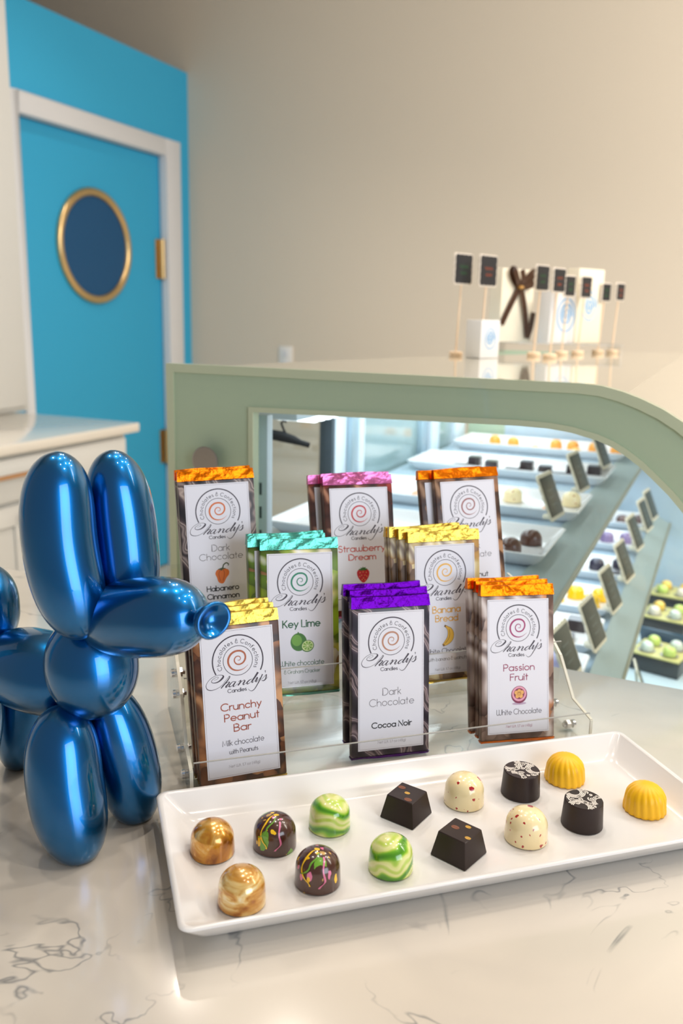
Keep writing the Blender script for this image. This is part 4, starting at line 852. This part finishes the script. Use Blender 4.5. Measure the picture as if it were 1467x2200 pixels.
stack('peanut', (-0.073, 0.600, 1.0300, 20.4, 9.6, 0.9), F_GOLD, W_PEA, srgb(176, 94, 60),
      [('Crunchy', 58.5, 31, 5.4, lc, .8), ('Peanut', 66.8, 26.5, 5.4, lc, .8), ('Bar', 75, 13, 5.4, lc, .8), ('Milk chocolate', 86, 32, 4.2, ig, .42), ('with Peanuts', 93, 22, 3.3, ig, .4), net(104)], None,
      ['front gold foil chocolate bar labelled Crunchy Peanut Bar beside the dog nose', 'middle gold foil bar behind the front Crunchy Peanut Bar', 'rearmost gold foil bar of the Crunchy Peanut Bar stack'], 'Crunchy Peanut bars', [(-0.0005, 0.003, -0.3), (-0.0015, 0.0055, -0.6)])
stack('noir', (0.043, 0.645, 1.0305, 17.3, 9.0, -1.3), F_PUR, W_NOIR, srgb(186, 132, 106),
      [('Dark', 65, 15.5, 5.8, ig, .42), ('Chocolate', 73.5, 38, 5.8, ig, .42), ('Cocoa Noir', 92, 34, 4.4, ib, .8), net(106)], None,
      ['front purple foil chocolate bar labelled Cocoa Noir', 'middle purple foil bar just behind the front Cocoa Noir bar', 'rearmost purple foil bar of the Cocoa Noir stack'], 'Cocoa Noir bars', [(0.0025, 0.0045, -0.6), (-0.001, 0.0085, -0.4)])
stack('passion', (0.151, 0.675, 1.0325, 15.5, 13.0, -2.0), F_OR, W_PAS, srgb(164, 48, 108),
      [('Passion', 57, 28, 5.4, lp, .75), ('Fruit', 65.2, 16, 5.4, lp, .75), ('White Chocolate', 94, 41, 4.4, ig, .45), net(106, lp)], ('passion', 80),
      ['front orange foil chocolate bar labelled Passion Fruit', 'middle orange foil bar just behind the front Passion Fruit bar', 'rearmost orange foil bar of the Passion Fruit stack'], 'Passion Fruit bars', [(0.0, 0.003, -0.5), (-0.003, 0.0055, -1.0)])

# ------------------------------------------------------------------ inside the case: trays, bonbons, price cards, boxes
CT = tray_mesh('case_tray', 0.40, 0.165, 0.02, 0.014)
rows_up = ((0.263, 'brown domes', 'nearest'), (0.535, 'cream domes', 'second'), (0.865, 'black squares', 'third'), (1.195, 'orange domes', 'farthest'))
for (a, nm, o_) in rows_up:
    meshobj('case_tray', CT, T(-0.254, a, CZ + 0.0405), f'white rectangular tray of {nm} on the upper case shelf, {o_} from the end panel', 'tray', 'trays on the upper case shelf')
CT2 = tray_mesh('case_tray', 0.36, 0.13, 0.018, 0.012)
rows_lo = ((0.215, 'lavender domes', 'nearest'), (0.375, 'black squares', 'second'), (0.545, 'yellow domes', 'third'), (0.755, 'dark domes', 'fourth'), (0.98, 'purple domes', 'fifth'), (1.19, 'small brown domes', 'farthest'))
for (a, nm, o_) in rows_lo:
    meshobj('case_tray', CT2, T(-0.178, a, CZ - 0.1155), f'white tray of {nm} on the lower case shelf, {o_} from the end panel', 'tray', 'trays on the lower case shelf')
def dm(name, c, r=0.0145, h=0.0215, m_=None):
    q = MB(); q.lathe(dome(r, h, 8), 24); return q.mesh(name, m_ or mat(name + '_shell', c, 0.28, coat=0.4), smooth=True)
ME = {'brown': dm('brown_bonbon', srgb(92, 58, 46), 0.0155, 0.0205), 'cream': dm('cream_bonbon', None, 0.016, 0.025, BM['cherry'][0]), 'orange': dm('orange_bonbon', srgb(232, 158, 60)), 'yellow': dm('yellow_bonbon', srgb(250, 200, 20)),
      'lavender': dm('lavender_bonbon', srgb(150, 150, 196), 0.018, 0.028), 'dark': dm('dark_bonbon', srgb(48, 44, 62)), 'purple': dm('purple_bonbon', srgb(130, 110, 150)), 'lbrown': dm('small_brown_bonbon', srgb(100, 76, 72), 0.0135, 0.018)}
ME['square'] = frustum(0.0135, 0.0125, 0.0175).mesh('square_chocolate', mat('black_chocolate', srgb(40, 30, 34), 0.3, coat=0.3), smooth=True, sharp=25)
ME['flat'] = frustum(0.0145, 0.014, 0.008).mesh('square_chocolate', mat('black_chocolate_half', srgb(40, 30, 34), 0.35, coat=0.3), smooth=True, sharp=25)
q = MB(); q.lathe(dome(0.0145, 0.009, 6), 20); ME['cut'] = q.mesh('cut_bonbon', mat('coral_filling', srgb(238, 178, 140), 0.5), smooth=True)
q = MB(); q.lathe(dome(0.013, 0.009, 6), 20); ME['ocut'] = q.mesh('cut_bonbon', mat('orange_filling', srgb(238, 190, 110), 0.5), smooth=True)
ORD = ['first', 'second', 'third', 'fourth', 'fifth', 'sixth', 'seventh', 'eighth', 'ninth', 'tenth']
def row(items, z, where, grp):
    cnt = {}; order = sorted(items, key=lambda t: t[1]); tot = {}
    for it in items: tot[it[0]] = tot.get(it[0], 0) + 1
    nm = {'brown': 'brown dome chocolate', 'cream': 'cream red-dotted dome bonbon', 'orange': 'orange dome bonbon', 'yellow': 'yellow dome bonbon', 'lavender': 'lavender dome bonbon', 'dark': 'dark dome bonbon', 'purple': 'purple dome bonbon', 'lbrown': 'small brown dome bonbon', 'square': 'black square chocolate', 'flat': 'flat black chocolate half', 'cut': 'coral cut bonbon half', 'ocut': 'pale orange cut bonbon half'}
    for (k, s, a, *rz) in order:
        i = cnt.get(k, 0); cnt[k] = i + 1
        lb = f'{nm[k]} on the {where}' + (f', {ORD[i]} from the left' if tot[k] > 1 else '')
        meshobj('bonbon', ME[k], T(s, a, CZ + z, rz[0] if rz else 15 * i), lb, 'chocolate bonbon', grp)
ZU, ZL = 0.0468, -0.1092
row([('brown', -0.092, 0.285), ('brown', -0.108, 0.228), ('brown', -0.225, 0.30), ('brown', -0.30, 0.25)], ZU, 'nearest upper case tray', 'brown bonbons')
row([('cream', -0.178, 0.55), ('cut', -0.208, 0.51), ('cream', -0.083, 0.565), ('cut', -0.108, 0.51), ('cream', -0.305, 0.56), ('cut', -0.335, 0.515)], ZU, 'second upper case tray', 'cream bonbons')
row([('flat', -0.352, 0.83, 3), ('square', -0.335, 0.885, 0), ('square', -0.29, 0.85, 4), ('flat', -0.245, 0.835, 2), ('square', -0.225, 0.885, 0), ('square', -0.18, 0.845, 3), ('square', -0.130, 0.885, 0), ('flat', -0.150, 0.828, 0), ('square', -0.092, 0.90, 2), ('flat', -0.115, 0.83, 0)], ZU, 'third upper case tray', 'black square chocolates')
row([('orange', -0.373, 1.21), ('ocut', -0.40, 1.18), ('orange', -0.325, 1.2), ('orange', -0.225, 1.215), ('ocut', -0.268, 1.18), ('ocut', -0.173, 1.19), ('orange', -0.185, 1.215), ('orange', -0.083, 1.2), ('ocut', -0.112, 1.175), ('orange', -0.135, 1.215)], ZU, 'farthest upper case tray', 'orange bonbons')
row([('lavender', -0.032, 0.232), ('lavender', -0.085, 0.22)], ZL, 'nearest lower case tray', 'lavender bonbons')
row([('square', -0.036, 0.405, 2), ('flat', -0.046, 0.352, 3), ('square', -0.10, 0.39, 1)], ZL, 'second lower case tray', 'black squares on the lower shelf')
row([('yellow', -0.123, 0.58), ('yellow', -0.09, 0.53), ('yellow', -0.062, 0.56), ('yellow', -0.022, 0.565), ('yellow', -0.032, 0.525), ('yellow', -0.14, 0.53)], ZL, 'third lower case tray', 'yellow bonbons in the case')
row([('dark', -0.054, 0.755), ('dark', -0.014, 0.775), ('dark', -0.095, 0.765), ('flat', -0.025, 0.735, 0)], ZL, 'fourth lower case tray', 'dark bonbons')
row([('purple', -0.063, 0.98), ('purple', -0.025, 0.99), ('purple', -0.10, 0.985)], ZL, 'fifth lower case tray', 'purple bonbons')
row([('lbrown', -0.054, 1.18), ('lbrown', -0.017, 1.2), ('lbrown', -0.09, 1.19)], ZL, 'farthest lower case tray', 'small brown bonbons')
# price cards: dark face on a scalloped cream board with an easel foot
M['board'] = mat('cream_scalloped_board', srgb(214, 206, 184), 0.6); M['chalk'] = mat('grey_chalk_card', srgb(60, 66, 58), 0.4); M['scrib'] = mat('grey_chalk_writing', srgb(122, 132, 128), 0.6)
def scallop(hw, hh, k=5, amp=0.0022):
    pts = []
    def edge(p, q_, n_):
        for i in range(n_ * 4):
            f = i / (n_ * 4); x, y = p[0] + (q_[0] - p[0]) * f, p[1] + (q_[1] - p[1]) * f; dx, dy = q_[0] - p[0], q_[1] - p[1]; l = math.hypot(dx, dy); o_ = amp * abs(math.sin(PI * n_ * f)); pts.append((x + dy / l * o_, y - dx / l * o_))
    edge((-hw, -hh), (hw, -hh), k); edge((hw, -hh), (hw, hh), k); edge((hw, hh), (-hw, hh), k); edge((-hw, hh), (-hw, -hh), k); return pts
def price_card(mw, label, group, hw=0.032, hh=0.0345):
    r = empty('price_card', mw, label, 'price card', group); LN = Matrix.Rotation(R(-23), 4, 'Y')
    def lean(o): o.matrix_local = Matrix.Translation((0, 0, 0.002)) @ LN; return o
    q = MB(); q.prism([(y, z + hh + 0.002) for y, z in scallop(hw, hh)], 'x', -0.003, 0.0); lean(q.build('scalloped_board', M['board'], r))
    q = MB(); q.box(0.0001, 0.0012, -hw + 0.003, hw - 0.003, 0.006, 2 * hh - 0.002); f = lean(q.build('chalk_face', M['chalk'], r, bevel=0.0004))
    q = MB()
    for j in range(3): q.ribbon([(-0.012 + 0.002 * i, 0.045 - 0.011 * j + 0.0015 * math.sin(i * 2.2 + j), 0.0009) for i in range(13)], lambda a, b: (0.0013, a, b))
    lean(q.build('handwriting', M['scrib'], r, fix=False))
    q = MB(); q.lathe([(0.011, 0), (0.011, 0.004), (0.010, 0.005)], 20, (-0.014, 0, 0)); q.tube([(-0.016, 0, 0.004), (-0.0235, 0, 0.045)], 0.0022, 8); q.build('easel_foot', M['board'], r, smooth=True)
for i, a in enumerate((0.42, 0.66, 0.935)):
    price_card(T(-0.078 + 0.004 * i, a, CZ + 0.0465 + 0.008, -7), f'grey price card on the upper case shelf rail, {ORD[i]} from the end panel', 'price cards on the upper shelf')
for i, (s, a) in enumerate(((-0.004, 0.19), (0.012, 0.315), (0.015, 0.49), (0.017, 0.67), (0.013, 0.90), (0.017, 1.08), (0.019, 1.2))):
    price_card(T(s, a, CZ - 0.1035 + 0.004, -7), f'grey price card on the lower case shelf rail, {ORD[i]} from the end panel', 'price cards on the lower shelf')
# gift boxes on the deck
M['box_gold'] = mat('gold_card_tray', srgb(196, 190, 120), 0.4); M['box_black'] = mat('black_box_card', srgb(44, 48, 50), 0.3, coat=0.3); M['lid_blue_sheen'] = mat('black_lid_blue_reflection', srgb(38, 76, 98), 0.12, coat=0.7)  # lid is black card; its bluish reflection is put into the base colour
def gift_tray(mw, label, cols, nx, ny):
    r = empty('chocolate_gift_box', mw, label, 'gift box', 'open gift boxes on the case deck')
    hx, hy = 0.0475, 0.045
    q = MB(); q.box(-hx, hx, -hy, hy, 0, 0.030); q.build('box_base', M['box_black'], r, bevel=0.001)
    q = MB(); q.box(-hx + 0.001, hx - 0.001, -hy + 0.001, hy - 0.001, 0.0302, 0.034); q.build('gold_insert', M['box_gold'], r, bevel=0.001)
    k = 0
    for i in range(nx):
        for j in range(ny):
            x = (i + .5) / nx * 2 * hx * 0.9 - hx * 0.9; y = (j + .5) / ny * 2 * hy * 0.9 - hy * 0.9
            q = MB(); q.lathe([(0.0165, 0.0), (0.0165, 0.0012), (0.0135, 0.0012), (0.0135, 0.0004)], 24, (x, y, 0.0341)); q.build('cup', M['nickel'], r, smooth=True)
    return r, [((i + .5) / nx * 2 * hx * 0.9 - hx * 0.9, (j + .5) / ny * 2 * hy * 0.9 - hy * 0.9) for i in range(nx) for j in range(ny)]
gm = {'pale': dm('pale_bonbon', srgb(206, 214, 200), 0.0125, 0.018), 'lime': dm('green_bonbon', srgb(196, 214, 110), 0.0125, 0.018), 'gold': dm('golden_bonbon', srgb(236, 196, 90), 0.0125, 0.018), 'cream': dm('ivory_bonbon', srgb(226, 216, 196), 0.0125, 0.018)}
ddz = CZ - 0.2995
for bi, (mw, lb, cols) in enumerate(((T(0.075, 0.80, ddz, -14), 'open black gift box with gold insert, nearest on the case deck', ('pale', 'lime', 'lime', 'pale')),
                                    (T(0.07, 1.03, ddz, -10), 'open black gift box with mixed bonbons, middle of the case deck', ('cream', 'gold', 'pale', 'lime')),
                                    (T(0.075, 1.20, ddz, -8), 'open black gift box at the far end of the case deck', ('lime', 'gold', 'cream', 'gold')))):
    r, spots = gift_tray(mw, lb, cols, 2, 2)
    for k, ((x, y), c) in enumerate(zip(spots, cols)):
        meshobj('bonbon', gm[c], mw @ T(x, y, 0.0345), f'{dict(pale="pale", lime="light green", gold="golden", cream="ivory")[c]} bonbon in the {("nearest", "middle", "far")[bi]} deck gift box, {("back left", "front left", "back right", "front right")[(1, 0, 3, 2)[k]]} cup', 'chocolate bonbon', 'bonbons in the deck gift boxes')
q = MB(); q.box(-0.046, 0.046, -0.002, 0.002, 0, 0.05); o = q.build('box_lid', M['lid_blue_sheen'], None, bevel=0.001); setmw(o, T(0.075, 0.915, ddz + 0.001, -12, 35)); tag(o, 'dark glossy box lid leaning between the gift boxes on the case deck', 'lid')
price_card(T(0.065, 0.645, ddz, 10), 'grey price card on the case deck in front of the gift boxes', 'price card on the deck', 0.026, 0.03)

# ------------------------------------------------------------------ on top of the case
ZTOP = CZ + 0.2803
M['wood'] = mat('pale_wood_dowel', srgb(236, 210, 180), 0.55); M['sign_white'] = mat('white_sign_edge', srgb(226, 216, 204), 0.6); M['sign_black'] = mat('black_chalkboard', srgb(26, 28, 34), 0.55)
M['sgreen'] = mat('green_chalk', srgb(28, 82, 42), 0.6); M['sorange'] = mat('orange_chalk', srgb(132, 58, 32), 0.6)
signs = ((-0.329, 0.679, .055, .154), (-0.289, 0.701, .056, .152), (-0.209, 0.792, .048, .144), (-0.169, 0.742, .044, .138), (-0.177, 0.908, .042, .134), (-0.154, 0.964, .044, .134), (-0.126, 1.056, .039, .127), (-0.101, 1.087, .038, .129))
for i, (s, a, sz, zc) in enumerate(signs):
    c = 'green' if i % 2 == 0 else 'orange'
    r = empty('stick_sign', T(s, a, ZTOP, -20), f'black stick sign with {c} writing on the case top, {ORD[i]} from the left', 'sign', 'stick signs on the case top')
    h = sz / 2
    q = MB(); q.lathe([(0.012, 0), (0.0125, 0.001), (0.0125, 0.007), (0.0115, 0.008)], 24); q.build('wooden_foot', M['wood'], r, smooth=True)
    q = MB(); q.tube([(0, 0, 0.008), (0.0035, 0.002, zc - h * 0.6)], 0.0017, 10); q.build('stick', M['wood'], r, smooth=True)
    q = MB(); q.prism([(y, z + zc) for y, z in scallop(h - 0.0016, h - 0.0016, 4, 0.0016)], 'x', 0.0045, 0.008); q.build('board', M['sign_white'], r)
    q = MB(); q.prism([(y, z + zc) for y, z in scallop(h - 0.0036, h - 0.0034, 4, 0.0012)], 'x', 0.0081, 0.0088); q.build('chalk_face', M['sign_black'], r)
    q = MB()
    for j in range(2): q.ribbon([((-0.55 + 1.1 * k / 11) * (h - 0.006) * (1 - 0.25 * j), zc + 0.004 - 0.011 * j + 0.0024 * math.sin(k * 2.1 + j * 2 + i), 0.0016) for k in range(12)], lambda y, z: (0.0089, y, z))
    q.build('handwriting', M['sgreen'] if c == 'green' else M['sorange'], r, fix=False)
M['box_white'] = mat('white_box_card', (0.78, 0.78, 0.79), 0.5); M['box_cream'] = mat('cream_box_card', srgb(236, 228, 208), 0.5); M['logo_blue'] = mat('pale_blue_print', srgb(130, 178, 220), 0.5); M['ribbon'] = mat('brown_satin_ribbon', srgb(66, 40, 22), 0.35); M['ribbon_gold'] = mat('gold_ribbon_print', srgb(176, 130, 60), 0.4)
def blue_logo(q, cx, cz, rr, to):
    q.ribbon([(cx + rr * math.cos(R(10 * k)), cz + rr * 1.25 * math.sin(R(10 * k))) for k in range(37)], to, rr * 0.14)
    q.ribbon([(cx + rr * 0.72 * (1 - k / 44) * math.cos(R(20 * k)), cz + rr * 0.9 * (1 - k / 44) * math.sin(R(20 * k)), rr * 0.2) for k in range(40)], to)
def card_box(name, mw, dims, m_, label, logo=None):
    dx, dy, dz = dims; r = empty(name, mw, label, 'box')
    q = MB(); q.box(-dx / 2, dx / 2, -dy / 2, dy / 2, 0, dz); q.build('carton', m_, r, bevel=0.0012)
    if logo:
        q = MB(); blue_logo(q, logo[0], logo[1], logo[2], lambda y, z: (dx / 2 + 0.0003, y, z)); q.build('swirl_logo', M['logo_blue'], r, fix=False)
    return r
card_box('small_carton', T(-0.272, 0.648, ZTOP, -28), (0.036, 0.048, 0.066), M['box_white'], 'small white carton with pale blue swirl beside the leftmost stick signs', (0.0, 0.034, 0.014))
# clear riser
r = empty('acrylic_riser', T(-0.20, 0.985, ZTOP, 25), 'clear acrylic riser on the case top under the gift boxes', 'riser')
boxobj('riser_top', M['acrylic'], r, -0.125, 0.125, -0.048, 0.048, 0.0195, 0.022)
for x in (-0.12, 0.12): boxobj('riser_side', M['acrylic'], r, x - 0.00125, x + 0.00125, -0.048, 0.048, 0.0, 0.0194)
ZR = ZTOP + 0.0223
gb = card_box('ribboned_gift_box', T(-0.290, 0.93, ZR, -32), (0.034, 0.092, 0.145), M['box_cream'], 'tall cream gift box tied with a brown ribbon bow on the riser')
def band(pts, w, q, nrm=(1, 0, 0)):
    P = [Vector(p) for p in pts]; vs = []
    for i, p in enumerate(P):
        t = (P[min(i + 1, len(P) - 1)] - P[max(i - 1, 0)]).normalized(); b = t.cross(Vector(nrm)); b = b.normalized() * w / 2 if b.length > 1e-6 else Vector((0, w / 2, 0))
        for d_ in (0, 0.0006): vs += [p - b + Vector(nrm) * d_, p + b + Vector(nrm) * d_]
    n = len(P); fs = []
    for i in range(n - 1):
        a, b = 4 * i, 4 * i + 4; fs += [(a, b, b + 1, a + 1), (a + 2, a + 3, b + 3, b + 2), (a, a + 2, b + 2, b), (a + 1, b + 1, b + 3, a + 3)]
    fs += [(0, 1, 3, 2), (4 * n - 4, 4 * n - 2, 4 * n - 1, 4 * n - 3)]; q.add(vs, fs)
q = MB(); X0 = 0.0175
for pts in ([(X0 + .004, -.002, .108), (X0 + .004, -.016, .085), (X0 + .003, -.03, .06), (X0 + .003, -.044, .035)], [(X0 + .005, .002, .108), (X0 + .006, .012, .08), (X0 + .005, .022, .045), (X0 + .004, .03, .008)],
            [(X0 + .004, .03, .008), (X0 + .003, .04, .03), (X0 + .002, .046, .06)], [(X0 + .004, .0, .108), (X0 + .01, -.014, .124), (X0 + .012, -.026, .142), (X0 + .006, -.03, .14), (X0 + .004, -.018, .122), (X0 + .004, 0, .108)],
            [(X0 + .004, .0, .108), (X0 + .01, .014, .128), (X0 + .012, .026, .140), (X0 + .006, .034, .134), (X0 + .004, .018, .114), (X0 + .004, 0, .108)], [(X0 + .005, 0, .108), (X0 + .01, .002, .125), (X0 + .011, -.004, .143)], [(X0 + .005, 0, .108), (X0 + .009, .018, .112), (X0 + .01, .036, .118)]):
    band(smoothline(pts, 4), 0.013, q)
q.build('ribbon_bow', M['ribbon'], gb, smooth=True)
q = MB(); q.lathe([(0.004, -0.003), (0.007, 0.0), (0.004, 0.004)], 14, (X0 + 0.007, 0, 0.108)); q.build('bow_knot', M['ribbon_gold'], gb, smooth=True)
card_box('white_gift_box', T(-0.196, 0.963, ZR, -32), (0.03, 0.090, 0.103), M['box_white'], 'white gift box with pale blue swirl in the middle of the riser', (0.002, 0.056, 0.026))
card_box('cream_gift_box', T(-0.158, 1.022, ZR, -30), (0.03, 0.082, 0.150), M['box_cream'], 'tall cream gift box with blue swirl at the right end of the riser', (0.0, 0.075, 0.023))
